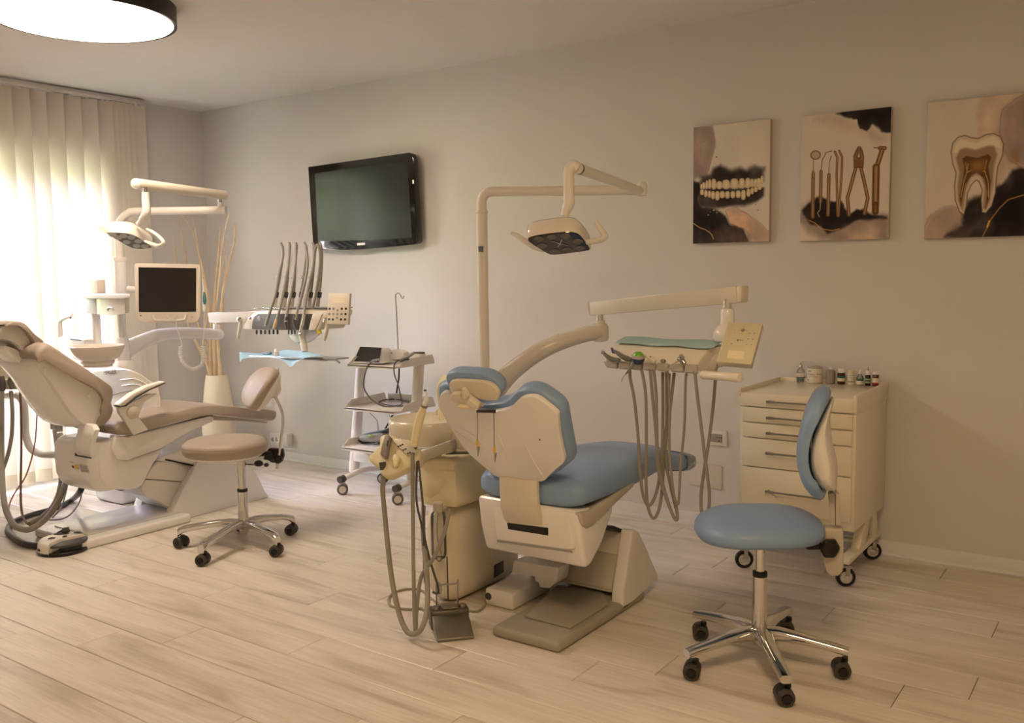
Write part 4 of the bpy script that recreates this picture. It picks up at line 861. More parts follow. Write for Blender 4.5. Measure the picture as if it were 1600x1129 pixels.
# ================================================================== stools
def star_base(t, hub, feet, z0, cr_, style):
    """five chrome arms from the column to the casters"""
    for f in feet:
        d = V((f[0]-hub[0], f[1]-hub[1], 0)); Ln = d.length; d.normalize(); s_ = V((-d.y, d.x, 0))
        rr = []
        if style == 'flat': secs = [(.015, .03, .055, .108), (.07, .03, .046, .116), (.14, .026, .036, .112), (.21, .0225, .030, .104), (Ln-.01, .0205, .028, .096), (Ln+.024, .019, .028, .090)]
        else: secs = [(.015, .026, .055, .106), (.07, .025, .042, .118), (.14, .023, .034, .118), (.21, .0215, .032, .110), (Ln-.015, .021, .036, .098), (Ln+.014, .019, .046, .080)]
        for r_, w_, h_, zz in secs: rr.append(ring(V((hub[0], hub[1], zz))+d*r_, s_, Z_, w_, h_/2, 16, 3.2))
        o = M().loft(rr).done('base_arm', CHROME, t, crease=.9)
        if style == 'flat':
            for k in range(3):
                c = V((hub[0], hub[1], .109-.003*k))+d*(Ln-.035+.014*k)
                M().obox(c, s_, d, Z_, .028, .005, .006, .0015).done('step_ridge', CHROME, o)
        caster(t, (f[0], f[1], 0), cr_, math.radians(random.choice((-72, -62, -84, -55))))
hub = (5.146, -1.553)
t = thing('dental_stool', (*hub, 0), 'blue vinyl rolling stool with curved backrest and chrome star base', 'stool')
feet = [(5.0, -1.80), (5.325, -1.812), (5.42, -1.508), (4.885, -1.47), (5.14, -1.25)]
star_base(t, hub, feet, .1, .029, 'flat')
m = M(); m.lathe((hub[0], hub[1], .07), [(.02, 0), (.024, .01), (.03, .02), (.0265, .06), (.0255, .25), (.001, .252)], n=28); m.done('column_sleeve', CHROME, t)
M().cyl((hub[0], hub[1], .315), (hub[0], hub[1], .335), .026, n=24, bev=.003).done('sleeve_ring', BLACK, t)
M().cyl((hub[0], hub[1], .32), (hub[0], hub[1], .47), .0165, n=20).done('gas_lift', CHROME, t)
sc = V((5.125, -1.52, 0)); e1, e2 = CRh, CFh
secs = [(.452, .165, .15), (.455, .198, .18), (.463, .214, .200), (.478, .221, .210), (.497, .219, .208), (.514, .208, .195), (.528, .182, .165), (.537, .135, .12), (.541, .06, .05)]
def dring(z, a, b):                                   # rounded D: blunt towards the backrest, pointed at the front
    o = []
    for i in range(48):
        th = 2*math.pi*i/48; ct, st = math.cos(th), math.sin(th)
        u = a*math.copysign(abs(ct)**(2/2.8), ct); v_ = b*math.copysign(abs(st)**(2/2.4), st)
        dz = -.012*max(0, -u/.22)**2+.004*max(0, u/.22)**2
        o.append(sc+e1*u+e2*v_+Z_*(z+dz))
    return o
M().loft([dring(*s_) for s_ in secs]).done('seat', BLUE, t, crease=1.2)
M().bbox(hub[0]-.07, hub[0]+.07, hub[1]-.06, hub[1]+.06, .44, .456, .006).done('seat_plate', BLACK, t)
vd = ray(1290, 720); vd = V((vd.x, vd.y, 0)).normalized(); BPn = (sc, vd)
def sb(c_, pts, o=0.0): return [p+vd*o for p in c_(pts, pl=BPn)]
def crescent(c_, pts, name, mt, half, par, shrink=.35):
    q = catmull(sb(c_, pts), 3, True); c = sum(q, V())/len(q); rr = []
    for k in (-1, -.97, -.9, -.75, -.5, 0, .5, .75, .9, .97, 1):
        f = max(.05, (1-abs(k)**3))**.4 if abs(k) < 1 else .25
        rr.append([c+V(((p-c).x*(.35+.65*f), (p-c).y*(.35+.65*f), (p-c).z*(shrink+(1-shrink)*f)))+vd*(half*k)-CRh*(.012*(abs(k)**2)) for p in q])
    return M().loft(rr).done(name, mt, par, crease=1.2)
crescent(cN, [(692, 172), (680, 150), (655, 146), (622, 160), (595, 190), (560, 265), (535, 350), (520, 430), (521, 510), (535, 580), (560, 640), (600, 690), (640, 708), (664, 698), (668, 674), (640, 655), (605, 600), (588, 530), (586, 470), (596, 400), (620, 320), (655, 250), (685, 205)], 'backrest', BLUE, .17, t, .5)
crescent(cN, [(704, 200), (690, 215), (655, 262), (622, 330), (600, 400), (590, 470), (592, 540), (610, 600), (640, 645), (665, 662), (718, 668), (724, 640), (726, 560), (712, 480), (698, 420), (690, 350), (692, 280), (706, 225)], 'backrest_shell', WHITE2, .13, t, .5)
M().tube(sb(cN, [(706, 640), (706, 705)]), .0095, n=14).done('back_rod', STEEL, t)
M().prism(sb(cN, [(676, 695), (684, 690), (734, 694), (744, 855), (690, 858)], -.022), vd*.044, .005, 2).done('back_post', TAUPE, t)
M().prism(sb(cN, [(712, 695), (714, 856), (717, 856), (716, 695)], -.0235), vd*.002).done('post_groove', DARKG, t)
M().prism(sb(cW, [(678, 256), (700, 250), (785, 254), (788, 420), (782, 455), (764, 476), (722, 476), (704, 455), (688, 400), (680, 320)], -.03), vd*.06, .008, 3).done('back_bracket', TAUPE, t)
kc_ = sb(cW, [(722, 337)], -.032)[0]
m = M(); m.loft([[kc_+(CRh*math.cos(a)+Z_*math.sin(a))*r_-vd*o for a in [math.radians(60*i+20) for i in range(6)]] for r_, o in ((.030, 0), (.032, .006), (.031, .022), (.024, .03))], bev=.003, ang=.3) if False else m.loft([[kc_+(CRh*math.cos(a)+Z_*math.sin(a))*(r_*(1+.05*math.cos(6*a)))-vd*o for a in [math.radians(10*i) for i in range(36)]] for r_, o in ((.030, 0), (.033, .006), (.032, .022), (.024, .03), (.004, .031))])
m.done('knob', BLACK, t, crease=.7)
m = M(); m.prism(sb(cW, [(602, 322), (640, 300), (684, 298), (684, 352), (612, 352)], -.03), vd*.05, .006); m.obox(sb(cW, [(560, 330)], -.0)[0], CRh, vd, Z_, .16, .05, .018, .003); m.prism(sb(cW, [(660, 240), (684, 238), (682, 310), (660, 320)], -.02), vd*.04, .004); m.done('back_mount', BLACK, t)

hub = (2.385, -1.615)
t = thing('dental_stool', (*hub, 0), 'beige vinyl round rolling stool with tilted backrest on a bent rod', 'stool')
feet = [(2.155, -1.835), (2.50, -1.955), (2.69, -1.66), (2.46, -1.362), (2.165, -1.46)]
star_base(t, hub, feet, .1, .029, 'bent')
m = M(); m.lathe((hub[0], hub[1], .05), [(.012, 0), (.02, .01), (.03, .03), (.034, .05), (.026, .075), (.026, .235), (.001, .237)], n=28); m.done('column_sleeve', CHROME, t)
M().cyl((hub[0], hub[1], .280), (hub[0], hub[1], .297), .027, n=24, bev=.003).done('sleeve_ring', BLACK, t)
m = M(); m.cyl((hub[0], hub[1], .28), (hub[0], hub[1], .42), .0195, n=20); m.cyl((hub[0], hub[1], .38), (hub[0], hub[1], .50), .022, n=20); m.done('gas_lift', CHROME, t)
cs = P1(352, 692, y=hub[1]); sc = V((cs.x, hub[1], 0)); zt_ = P1(352, 672, y=hub[1]+.16).z; zb_ = P1(352, 714, y=hub[1]-.19).z
zb_ = zt_-.085
def puck(z, a, b): return ring(sc+Z_*z, CRh, CFh, a, b, 56, 2.3)
M().loft([puck(z, a, a*.93) for z, a in ((zb_, .19), (zb_+.006, .203), (zb_+.02, .213), (zb_+.04, .217), (zb_+.05, .2165), (zb_+.0515, .2145), (zb_+.053, .2165), (zb_+.062, .213), (zb_+.074, .2), (zb_+.082, .175), (zb_+.086, .12), (zb_+.088, .03))]).done('seat', BEIGE, t, crease=1.0)
M().loft([puck(z, a, a*.93) for z, a in ((zb_-.012, .15), (zb_-.008, .185), (zb_+.001, .19))]).done('seat_pan', WHITE2, t)
# backrest: padded shell leaning back, turned a little to the camera
bd = (CRh*.86+CFh*.5).normalized()                     # direction from seat to back
bw = V((-bd.y, bd.x, 0)); bcn = P1(411, 608, pl=(sc+bd*.22, CFh)); lean = math.radians(34)
bu = (Z_*math.cos(lean)+bd*math.sin(lean)).normalized(); bn_ = bu.cross(bw).normalized()
if bn_.dot(bd) > 0: bn_ = -bn_                          # faces the seat
def pad_rings(a, b, prof): return [[p-bn_*(.10*((p-bcn).dot(bw)/.18)**2*-.35) for p in ring(bcn+bn_*o, bw, bu, a*k, b*k, 40, 2.4)] for k, o in prof]
M().loft(pad_rings(.170, .128, ((.86, -.018), (.95, -.014), (1.0, -.002), (1.0, .012), (.97, .024), (.88, .034), (.6, .042), (.1, .045)))).done('backrest', BEIGE, t, crease=1.2)
M().loft(pad_rings(.160, .118, ((1.0, -.014), (.97, -.03), (.8, -.042), (.4, -.05), (.1, -.052)))).done('backrest_shell', WHITE2, t, crease=1.2)
rc_ = bcn-bn_*.06
M().prism([p for p in cS([(760, 70), (800, 48), (814, 176), (790, 212), (758, 216)], pl=(rc_, CFh))], CFh*.03, .006).done('rod_socket', WHITE2, t)
rod = cS([(788, 205), (812, 255), (826, 300), (824, 370), (812, 480), (796, 588)], pl=(rc_, CFh))
M().tube(rod, .0085, n=12).done('back_rod', CHROME, t)
m = M(); m.prism(cS([(730, 508), (752, 480), (826, 484), (832, 520), (822, 555), (768, 558), (750, 545), (722, 540)], pl=(rc_, CFh)), CFh*.035, .006)
m.obox(sc+bd*.16+Z_*(zb_-.02), bd, bw, Z_, .16, .045, .018, .003); m.done('back_clamp', BLACK, t)
kk = cS.one(800, 538, pl=(rc_-CFh*.01, CFh)); M().ell(kk, .026, .02, .024, CRh, CFh, Z_).done('knob', BLACK, t)
M().tube(cS([(570, 568), (640, 566), (735, 568)], pl=(rc_-CFh*.12, CFh)), .004, n=8).done('lever_rod', CHROME, t)
for q in ((608, 561), (698, 560), (740, 568)):
    M().ell(cS.one(*q, pl=(rc_-CFh*.125, CFh)), .024 if q[0] < 720 else .013, .016, .017 if q[0] < 720 else .011, CRh, CFh, Z_).done('lever_paddle', BLACK, t)

# ================================================================== cream drawer cabinet on casters
YF = -.58; xL, xR = 4.682, 5.208
zc = lambda px, py: P1(px, py, y=YF).z
ztop = .836; zbot = zc(1329, 832)
t = thing('drawer_cabinet', ((xL+xR)/2, -.3, 0), 'cream metal drawer cabinet on casters against the wall', 'cabinet')
m = M(); m.bbox(xL, xR, YF+.012, -.045, zbot, ztop-.03, .004); m.done('body', CREAM, t)
# tray top with raised rim
zb1 = zc(1130+840/4.032, 540+432/4.032)
m = M(); m.bbox(xL-.004, xR+.004, YF-.004, -.035, zb1+.003, ztop-.002, .003)
m.bbox(xL-.0052, xL+.010, YF-.0048, -.0335, ztop-.02, ztop+.016, .002); m.bbox(xR-.010, xR+.0052, YF-.0048, -.0335, ztop-.02, ztop+.016, .002); m.bbox(xL-.002, xR+.002, -.047, -.0342, ztop-.018, ztop+.0155, .002)
m.done('tray_top', CREAM, t)
zs = [zc(1130+x_/4.032, 540+y_/4.032) for x_, y_ in ((840, 334), (840, 432), (840, 538), (840, 640), (830, 834), (826, 1124))]
for i in range(5):
    z1, z0 = zs[i]-.003, zs[i+1]+.003
    d_ = M().bbox(xL+.016, xR-.014, YF-.002, YF+.02, z0, z1, .003).done('drawer', CREAM, t) if i else M().bbox(xL+.012, xR-.010, YF-.007, YF+.0, z0, ztop-.008, .0025).done('drawer', CREAM, t)
    zh = zc(1130+300/4.032, 540+(348, 449, 546, 671, 912)[i]/4.032)
    hx0, hx1 = P1(1203, 640, y=YF).x, P1(1287, 640, y=YF).x
    h_ = M().tube([(hx0+.004, YF-.032, zh), (hx1-.004, YF-.032, zh)], .0045, n=10).done('handle', STEEL, d_)
    m = M()
    for hx in (hx0, hx1):
        m.obox((hx+(.012 if hx == hx0 else -.012), YF-.03, zh), X_, Y_, Z_, .04, .012, .013, .004); m.cyl((hx, YF-.03, zh), (hx, YF, zh), .005, n=10)
    m.done('handle_post', STEEL, d_)
# undercarriage: two foot rails with struts
for x_ in (xL+.03, xR-.03):
    m = M(); m.bbox(x_-.024, x_+.024, YF-.03, -.06, .108, .132, .004)
    m.prism([V((x_-.02, YF+.15, .13)), V((x_-.02, YF+.25, zbot+.01)), V((x_-.02, YF+.34, zbot+.01)), V((x_-.02, YF+.27, .13))], V((.04, 0, 0)), .003)
    m.prism([V((x_-.02, -.16, .13)), V((x_-.02, -.22, zbot+.01)), V((x_-.02, -.14, zbot+.01)), V((x_-.02, -.10, .13))], V((.04, 0, 0)), .003)
    m.done('foot_rail', CREAM, t)
    for yy in (YF+.005, -.12):
        caster(t, (x_, yy, 0), .043, math.radians(random.choice((-58, -75))), 'fork')
m = M(); m.bbox(xL+.03, xR-.03, YF+.3, YF+.33, .112, .13, .003); m.done('cross_bar', CREAM, t)

# ------------------------------------------------------------------ bottles and tins on the cabinet
ZT = ztop-.0018; YB = P1(1300, 599, z=ZT).y; GB = 'bottles and tins on the drawer cabinet'
def bpt(a, b, y=YB): return cBt.one(a, b, y=y)
def vlathe(px, halfpx, prof, y=YB):
    """round pot standing on the tray: profile in photo rows -> heights"""
    c = bpt(px, 580, y); s_ = (bpt(px+halfpx, 580, y)-bpt(px-halfpx, 580, y)).length*.5*.82
    return V((c.x, y, ZT)), s_
def hz(row, base): return max(0, (base-row)*.000263)
def pot(name, label, cat, px, half, base, bodytop, mbody, capw=None, captop=None, mcap=None, bands=(), shoulder=None, y=YB):
    c, r_ = vlathe(px, half, None, y); t = thing(name, c, label, cat, GB)
    hb = hz(bodytop, base); sh_ = shoulder or .004
    M().lathe(c, [(r_*.9, 0), (r_, .003), (r_, hb-sh_), (r_*(capw or .9)*1.0, hb), (.001, hb)], n=32).done('body', mbody, t)
    if mcap: M().lathe(c, [(r_*capw, hb-.001), (r_*capw, hz(captop, base)-.002), (r_*capw*.92, hz(captop, base)), (.001, hz(captop, base))], n=32).done('cap', mcap, t)
    for lo, hi, mt in bands:
        M().lathe(c, [(r_*1.008, hz(lo, base)), (r_*1.012, hz(lo, base)), (r_*1.012, hz(hi, base)), (r_*1.008, hz(hi, base))], n=32).done('label_band', mt, t)
    return t, c, r_
AMBER = mat('amber_glass', (74, 38, 14), .12, coat=.5); LBL = mat('label_paper', (232, 226, 212), .6)
# pump bottle
c, r_ = vlathe(170, 82, None, YB+.02); t = thing('pump_bottle', c, 'clear pump dispenser with blue liquid, leftmost on the cream drawer cabinet', 'bottle', GB)
M().lathe(c, [(r_*.9, 0), (r_, .004), (r_, .045), (r_*.86, .058), (r_*.4, .068), (r_*.28, .072)], n=28).done('body', CLEARP, t)
M().lathe(c, [(r_*.9, .002), (r_*.97, .005), (r_*.97, .022), (.001, .022)], n=28).done('liquid', mat('blue_liquid', (120, 160, 196), .1), t)
M().lathe(c, [(r_*1.0, .024), (r_*1.02, .024), (r_*1.02, .042), (r_*1.0, .042)], n=28).done('label_band', LBL, t)
m = M(); m.cyl(c+Z_*.07, c+Z_*.082, r_*.34, n=18, bev=.001); m.cyl(c+Z_*.08, c+Z_*.098, .0035, n=10); m.done('collar', STEEL, t)
m = M(); m.cyl(c+Z_*.096, c+Z_*.110, .006, n=14, bev=.001); m.tube([c+Z_*.107, c+Z_*.107+X_*.04, c+Z_*.103+X_*.07, c+Z_*.096+X_*.083], [.0035, .003, .003, .0025], n=8); m.done('pump_head', TRIM, t)
t, c, r_ = pot('tin_can', 'big white tin with silver lid and printed label on the cream drawer cabinet', 'tin', 405, 152, 578, 300, LBL, .97, 282, STEEL)
M().torus(c+Z_*hz(285, 578), r_*.97, .003, n=36).done('rim', CHROME, t)
def wrap_text(par, c, r_, s, z, size, ang0, m_):
    it = []
    for i, ch in enumerate(s):
        a = ang0+i*size*.56/r_
        if ch != ' ': it.append((ch, c+V((math.sin(a), -math.cos(a), 0))*(r_+.0008)+Z_*z, V((math.cos(a), math.sin(a), 0))))
    text('lettering', it, size, None, None, Z_, m_, par, .0002)
INK = mat('print_ink', (46, 42, 38), .6)
wrap_text(t, c, r_, 'Cleaner Tank', hz(418, 578), .0105, -.2-.55, INK); wrap_text(t, c, r_, 'EC', hz(540, 578), .0145, -.25-.55, INK)
for z_, w0, w1 in ((445, -.75, .7), (350, -.72, -.2)):
    rr = [c+V((math.sin(w0+(w1-w0)*i/8), -math.cos(w0+(w1-w0)*i/8), 0))*(r_+.0006)+Z_*hz(z_, 578) for i in range(9)]
    M().tube(rr, .0008 if z_ > 400 else .0016, n=5).done('label_line', GREY if z_ > 400 else INK, t)
t, c, r_ = pot('metal_canister', 'plain silver grey canister with pale lid between the white tin and amber jar', 'canister', 668, 92, 575, 312, mat('canister_grey', (166, 158, 148), .38, metal=.5), .42, 268, TRIM)
pot('amber_jar', 'amber glass jar with wide white cap and teal label', 'bottle', 845, 78, 580, 365, AMBER, .84, 290, TRIM, [(460, 418, mat('teal_label', (30, 96, 88), .5)), (520, 462, LBL)])
pot('white_jar', 'small white jar with cream cap and fine print label', 'bottle', 1005, 70, 582, 382, LBL, .92, 315, mat('cream_cap', (228, 214, 184), .5), [(530, 512, GREY), (446, 440, GREY), (410, 402, GREY)])
t, c, r_ = pot('dropper_bottle', 'clear dropper bottle with amber liquid and teal band', 'bottle', 1158, 72, 590, 380, CLEARP, .42, 335, TRIM, [(502, 478, mat('teal_label', (30, 96, 88))), (575, 506, LBL)], .02)
M().lathe(c, [(r_*.9, .002), (r_*.96, .004), (r_*.96, .028), (.001, .028)], n=24).done('liquid', mat('amber_liquid', (190, 130, 60), .15), t)
M().lathe(c+Z_*hz(336, 590), [(r_*.4, 0), (r_*.28, .004), (.002, .011)], n=18).done('tip', TRIM, t)
t, c, r_ = pot('dropper_bottle', 'dark bottle with white dropper cap and pale green label', 'bottle', 1290, 56, 604, 405, mat('black_glass', (24, 22, 18), .12, coat=.5), .72, 325, TRIM, [(502, 470, mat('green_label', (150, 176, 138), .6)), (556, 520, mat('green_label', (150, 176, 138)))])
M().lathe(c+Z_*hz(328, 604), [(r_*.5, 0), (r_*.22, .005), (r_*.16, .018), (.001, .02)], n=18).done('tip', mat('tan_rubber', (176, 150, 122), .5), t)
pot('amber_jar', 'small amber bottle with white and red label, rightmost on the cream drawer cabinet', 'bottle', 1418, 66, 612, 400, AMBER, .82, 355, TRIM, [(545, 462, LBL), (572, 545, mat('red_label', (186, 44, 36), .5))])
# ================================================================== beige dental chair (left), seen from its right side
t = thing('dental_chair', (1.53, -1.6, 0), 'beige vinyl dental chair with white glossy shell by the window', 'dental chair')
XB = 1.76; XLf = 1.28
m = M(); m.bbox(1.30, 1.775, -2.16, -1.5, 0, .05, .014, 3); bp_ = m.done('base_plate', WHITE, t)
M().bbox(1.36, 1.70, -2.08, -1.5, .05, .056, .003).done('raised_pad', WHITE, bp_)
side = cS([(212, 888), (236, 846), (250, 800), (372, 552), (450, 540), (560, 545), (660, 580), (700, 640), (730, 705), (752, 738), (748, 750)], x=1.685)
side2 = [V((1.685, p.y, max(p.z, 0.0))) for p in side]
M().prism(side2, V((-.07, 0, 0)), .014, 3).done('base_cheek', WHITE, t)
M().prism([p+V((-.32, 0, 0)) for p in side2], V((-.07, 0, 0)), .014, 3).done('base_cheek', WHITE, t)
M().prism(cS([(150, 545), (205, 515), (330, 470), (430, 480), (440, 545), (375, 552), (360, 572)], x=1.66), V((-.30, 0, 0)), .010, 3).done('top_cover', WHITE, t)
M().prism(cS([(206, 536), (364, 570), (358, 577), (200, 544)], x=1.667), V((-.30, 0, 0)), .001).done('slot', BLACK, t)
M().prism(cS([(160, 552), (205, 546), (358, 576), (318, 660), (90, 642), (120, 590)], x=1.64), V((-.27, 0, 0)), .012, 3).done('lift_cover', WHITE2, t)
M().prism(cS([(95, 646), (318, 662), (245, 800), (236, 806), (160, 760), (100, 740), (70, 690)], x=1.63), V((-.26, 0, 0)), .016, 3).done('lower_cover', WHITE2, t)
m = M()
m.bbox(1.36, 1.66, -1.86, -1.74, .236, .275, .015, 3)
m.done('bellows', BLACK, t)
rc = cB([(395, 330), (420, 318), (470, 330), (610, 355), (700, 338), (712, 400), (735, 445), (770, 462), (860, 438), (1010, 388), (940, 480), (905, 552), (872, 620), (830, 640), (780, 646), (700, 640), (640, 628), (605, 560), (598, 500), (606, 420)], x=1.735)
body = cB([(606, 352), (700, 338), (712, 400), (735, 445), (770, 462), (860, 438), (1010, 388), (940, 480), (905, 552), (872, 620), (830, 640), (780, 646), (700, 642), (640, 630), (612, 570), (600, 500), (602, 420)], x=1.735)
M().prism(body, V((-.41, 0, 0)), .020, 3).done('seat_base', WHITE, t)
yr = body[-2].y-.05
rcv = [V((x_, y_, z_)) for x_, y_, z_ in []]
z1, z0 = body[0].z, body[12].z
rr = []
for xx, k in ((1.725, 1.0), (1.70, 1.02), (1.40, 1.02), (1.345, .98), (1.335, .95)):
    zc_ = (z0+z1)/2; h_ = (z1-z0)/2
    rr.append([V((xx, yr+dy+(.04 if xx < 1.36 else 0)*1, zc_+h_*k*q)) for dy, q in ((.09, 1.0), (.02, .96), (.0, .8), (-.005, .2), (.0, -.4), (.02, -.75), (.05, -.96), (.09, -1.0), (.16, -1.0), (.16, 1.0))])
rcv = M().loft(rr, bev=.006).done('rear_cover', WHITE, t)
def onrear(pts, o): return [p for p in cR2(pts, y=yr-.006-o)]
M().prism(onrear([(435, 120), (480, 170), (840, 232), (835, 264), (430, 190)], .001), V((0, .004, 0))).done('slot', BLACK, rcv)
M().prism(onrear([(530, 398), (730, 430), (790, 610), (600, 600)], .001), V((0, .003, 0))).done('rating_label', mat('label_grey', (196, 194, 190), .5), rcv)
for k in range(5):
    M().prism(onrear([(560+8*k, 440+32*k), (730+10*k, 458+32*k), (733+10*k, 468+32*k), (563+8*k, 450+32*k)], .0016), V((0, .002, 0))).done('label_line', GREY, rcv)
M().prism(onrear([(425, 410), (500, 400), (520, 520), (440, 530)], .001), V((0, .003, 0))).done('warning_sticker', mat('sticker_yellow', (236, 200, 110), .5), rcv)
M().prism(onrear([(355, 430), (408, 455), (396, 500), (366, 490)], .001), V((0, .003, 0))).done('warning_sticker', mat('sticker_red', (140, 40, 40), .5), rcv)
M().prism(onrear([(310, 335), (390, 355), (392, 368), (312, 350)], .001), V((0, .003, 0))).done('label_line', GREY, rcv)
# side skirt of the seat
sk = cS([(-70, 412), (0, 418), (120, 388), (440, 306), (458, 312), (462, 325), (452, 338), (330, 392), (180, 480), (0, 544), (-50, 540), (-85, 480)], x=1.755)
M().prism(sk, V((-.05, 0, 0)), .010, 3).done('seat_skirt', WHITE, t)
# seat cushion and leg rest: right-hand profile lofted across the width
def crossloft(prof, x0, x1, name, mt, par, ks=((0, .0), (.012, .55), (.04, .85), (.10, 1.0))):
    c = sum(prof, V())/len(prof); w = abs(x1-x0); rr = []
    seq = [(x0-(x0-x1)*a, k) for a, k in ((0, .82), (.02, .92), (.06, .98), (.13, 1.0))]
    seq += [(x1+(x0-x1)*a, k) for a, k in ((.13, 1.0), (.06, .98), (.02, .92), (0, .82))]
    for xx, k in seq: rr.append([V((xx, c.y+(p.y-c.y)*(1-(1-k)*.12), c.z+(p.z-c.z)*(1-(1-k)*.9))) for p in prof])
    return M().loft(rr).done(name, mt, par, crease=1.2)
def ctr(c_, pts, x): return c_(pts, x=x)
sp = catmull(cS([(-62, 402), (-20, 412), (60, 398), (200, 352), (392, 306), (470, 300), (600, 316), (750, 334), (785, 330), (794, 305), (780, 280), (640, 262), (480, 246), (400, 248), (330, 262), (230, 286), (110, 314), (0, 332), (-50, 345), (-72, 372)], x=1.76), 3, True)
crossloft(sp, 1.77, 1.31, 'seat_cushion', BEIGE, t)
m = M(); m.prism(cS([(380, 312), (470, 304), (600, 320), (752, 338), (740, 346), (600, 334), (460, 330), (400, 330)], x=1.70), V((-.34, 0, 0)), .004).done('leg_rest_board', TAUPE, t)
# backrest: shell, cushion, rounded back
bs = catmull(cA([(262, 764), (290, 752), (330, 776), (400, 836), (520, 915), (640, 985), (690, 1040), (702, 1090), (690, 1140), (700, 1190), (640, 1240), (560, 1225), (470, 1130), (390, 1010), (320, 900), (262, 830)], x=1.74), 2, True)
pdp = catmull(cA([(238, 742), (262, 700), (310, 674), (360, 690), (460, 758), (600, 855), (720, 950), (756, 990), (764, 1050), (752, 1110), (766, 1160), (740, 1220), (690, 1250), (655, 1240), (690, 1180), (684, 1140), (700, 1085), (686, 1042), (640, 988), (520, 918), (400, 838), (330, 780), (290, 754), (262, 768), (246, 782)], x=1.755), 2, True)
M().prism(bs, V((-.045, 0, 0)), .010, 3).done('shell_wing', WHITE2, t)
c = sum(bs, V())/len(bs); rr = []
for xx, k, sh_ in ((1.70, .96, 0), (1.66, .98, .02), (1.58, .96, .035), (1.46, .96, .035), (1.38, .98, .02), (1.33, .96, 0)):
    rr.append([V((xx, c.y+(p.y-c.y)*k-sh_*.8, c.z+(p.z-c.z)*k-sh_*.55)) for p in bs])
M().loft(rr, bev=0).done('back_shell', WHITE, t, crease=1.0)
crossloft(pdp, 1.765, 1.28, 'back_cushion', BEIGE, t)
for q in ((305, 855), (608, 1035)):
    p = cA.one(*q, x=1.745); M().lathe(p-X_*.006, [(.011, 0), (.011, .008), (.008, .0095), (.001, .0095)], n=18, axis=X_).done('cap', WHITE, t)
# bracket from the shell into the rear cover
rows = []
for l, r_, dy in (((480, 232), (560, 248), -.01), ((468, 280), (578, 280), -.02), ((455, 330), (556, 345), -.03), ((456, 380), (545, 400), -.02), ((470, 428), (556, 440), .0)):
    p, q = cB.one(*l, y=yr+dy), cB.one(*r_, y=yr+dy); rows.append([p, q, q+V((0, .03, 0)), p+V((0, .03, 0))])
M().loft(rows, bev=.006).done('back_bracket', WHITE, t)
# headrest
hpf = catmull(cA([(30, 552), (70, 530), (130, 530), (180, 556), (230, 620), (286, 672), (280, 690), (240, 706), (222, 660), (170, 590), (120, 552), (70, 548)], x=1.66), 3, True)
crossloft(hpf, 1.67, 1.52, 'headrest_cushion', BEIGE, t)
hsf = catmull(cA([(12, 570), (40, 552), (90, 552), (140, 576), (190, 630), (238, 700), (232, 760), (226, 800), (200, 790), (130, 690), (70, 660), (10, 640), (8, 600)], x=1.63), 2, True)
M().prism(hsf, V((-.22, 0, 0)), .012, 3).done('headrest_shell', mat('polished_shell', (224, 222, 220), .1, coat=.6), t, crease=.9)
M().prism(cA([(40, 690), (110, 716), (180, 760), (240, 800), (250, 840), (190, 845), (120, 800), (60, 740), (24, 710)], x=1.60), V((-.16, 0, 0)), .010, 3).done('headrest_arm', WHITE, t)
M().ell(cA.one(205, 800, x=1.61), .02, .03, .022).done('adjust_knob', mat('steel_blue', (104, 120, 150), .3), t)
# arm rest
ar = cA([(806, 1100), (815, 1086), (900, 1020), (1000, 968), (1118, 934), (1124, 944), (1010, 992), (920, 1040), (850, 1098), (820, 1106)], x=1.80)
arm = M().prism(ar, V((-.05, 0, 0)), .006, 3).done('armrest', WHITE2, t)
M().prism(cA([(806, 1100), (820, 1106), (850, 1098), (920, 1040), (1010, 992), (1124, 944), (1122, 950), (1010, 1000), (925, 1050), (856, 1106), (815, 1112)], x=1.803), V((-.055, 0, 0)), .001).done('armrest_trim', DARKG, arm)
M().prism(cB([(722, 140), (760, 130), (840, 90), (905, 60), (960, 58), (880, 110), (845, 200), (905, 278), (820, 310), (770, 230), (735, 180)], x=1.79), V((-.035, 0, 0)), .006, 3).done('armrest_support', WHITE, arm)
M().lathe(cB.one(806, 172, x=1.79), [(.034, 0), (.036, .004), (.034, .012), (.02, .016), (.001, .017)], n=28, axis=X_).done('pivot_cap', IVORY, arm)

# ================================================================== unit with spittoon beside the beige chair
yc = -1.37
col = P1(192, 560, y=yc); x_c = col.x
zA = lambda a, b, y: cA.one(a, b, y=y).z
t = thing('cuspidor_unit', (x_c, yc, 0), 'white cuspidor unit with spittoon bowl and lettered body by the window blinds', 'dental unit')
yu = yc-.16
bd_ = catmull(cA([(600, 875), (640, 862), (720, 852), (830, 846), (880, 852), (960, 885), (1030, 935), (1080, 990), (1100, 1060), (1120, 1400), (560, 1400)], y=yu), 2, True)
bd_ = cA([(600, 872), (640, 862), (720, 853), (830, 847), (890, 855), (960, 885), (1030, 935), (1075, 985), (1095, 1050), (1100, 1400), (560, 1400)], y=yu)
bd_ = [V((p.x, p.y, max(p.z, .30))) for p in bd_]
M().prism(bd_, V((-.22, .06, 0)), .03, 4).done('body', mat('unit_cream', (226, 220, 210), .3, coat=.3), t, crease=.9)
for pts in ([(760, 1030), (830, 1008), (900, 996), (930, 997)],):
    M().tube(cA(pts, y=yu-.002), .0022, n=6).done('groove', DARKG, t)
for pts in ([(820, 925), (900, 918), (960, 935), (1010, 965)], [(830, 965), (900, 955), (960, 965), (1000, 985)]):
    M().tube(cA(pts, y=yu-.001), .005, n=8, flat=.6).done('relief', mat('unit_cream', (226, 220, 210)), t)
p0 = cA.one(703, 892, y=yu-.002); p1_ = cA.one(800, 884, y=yu-.002)
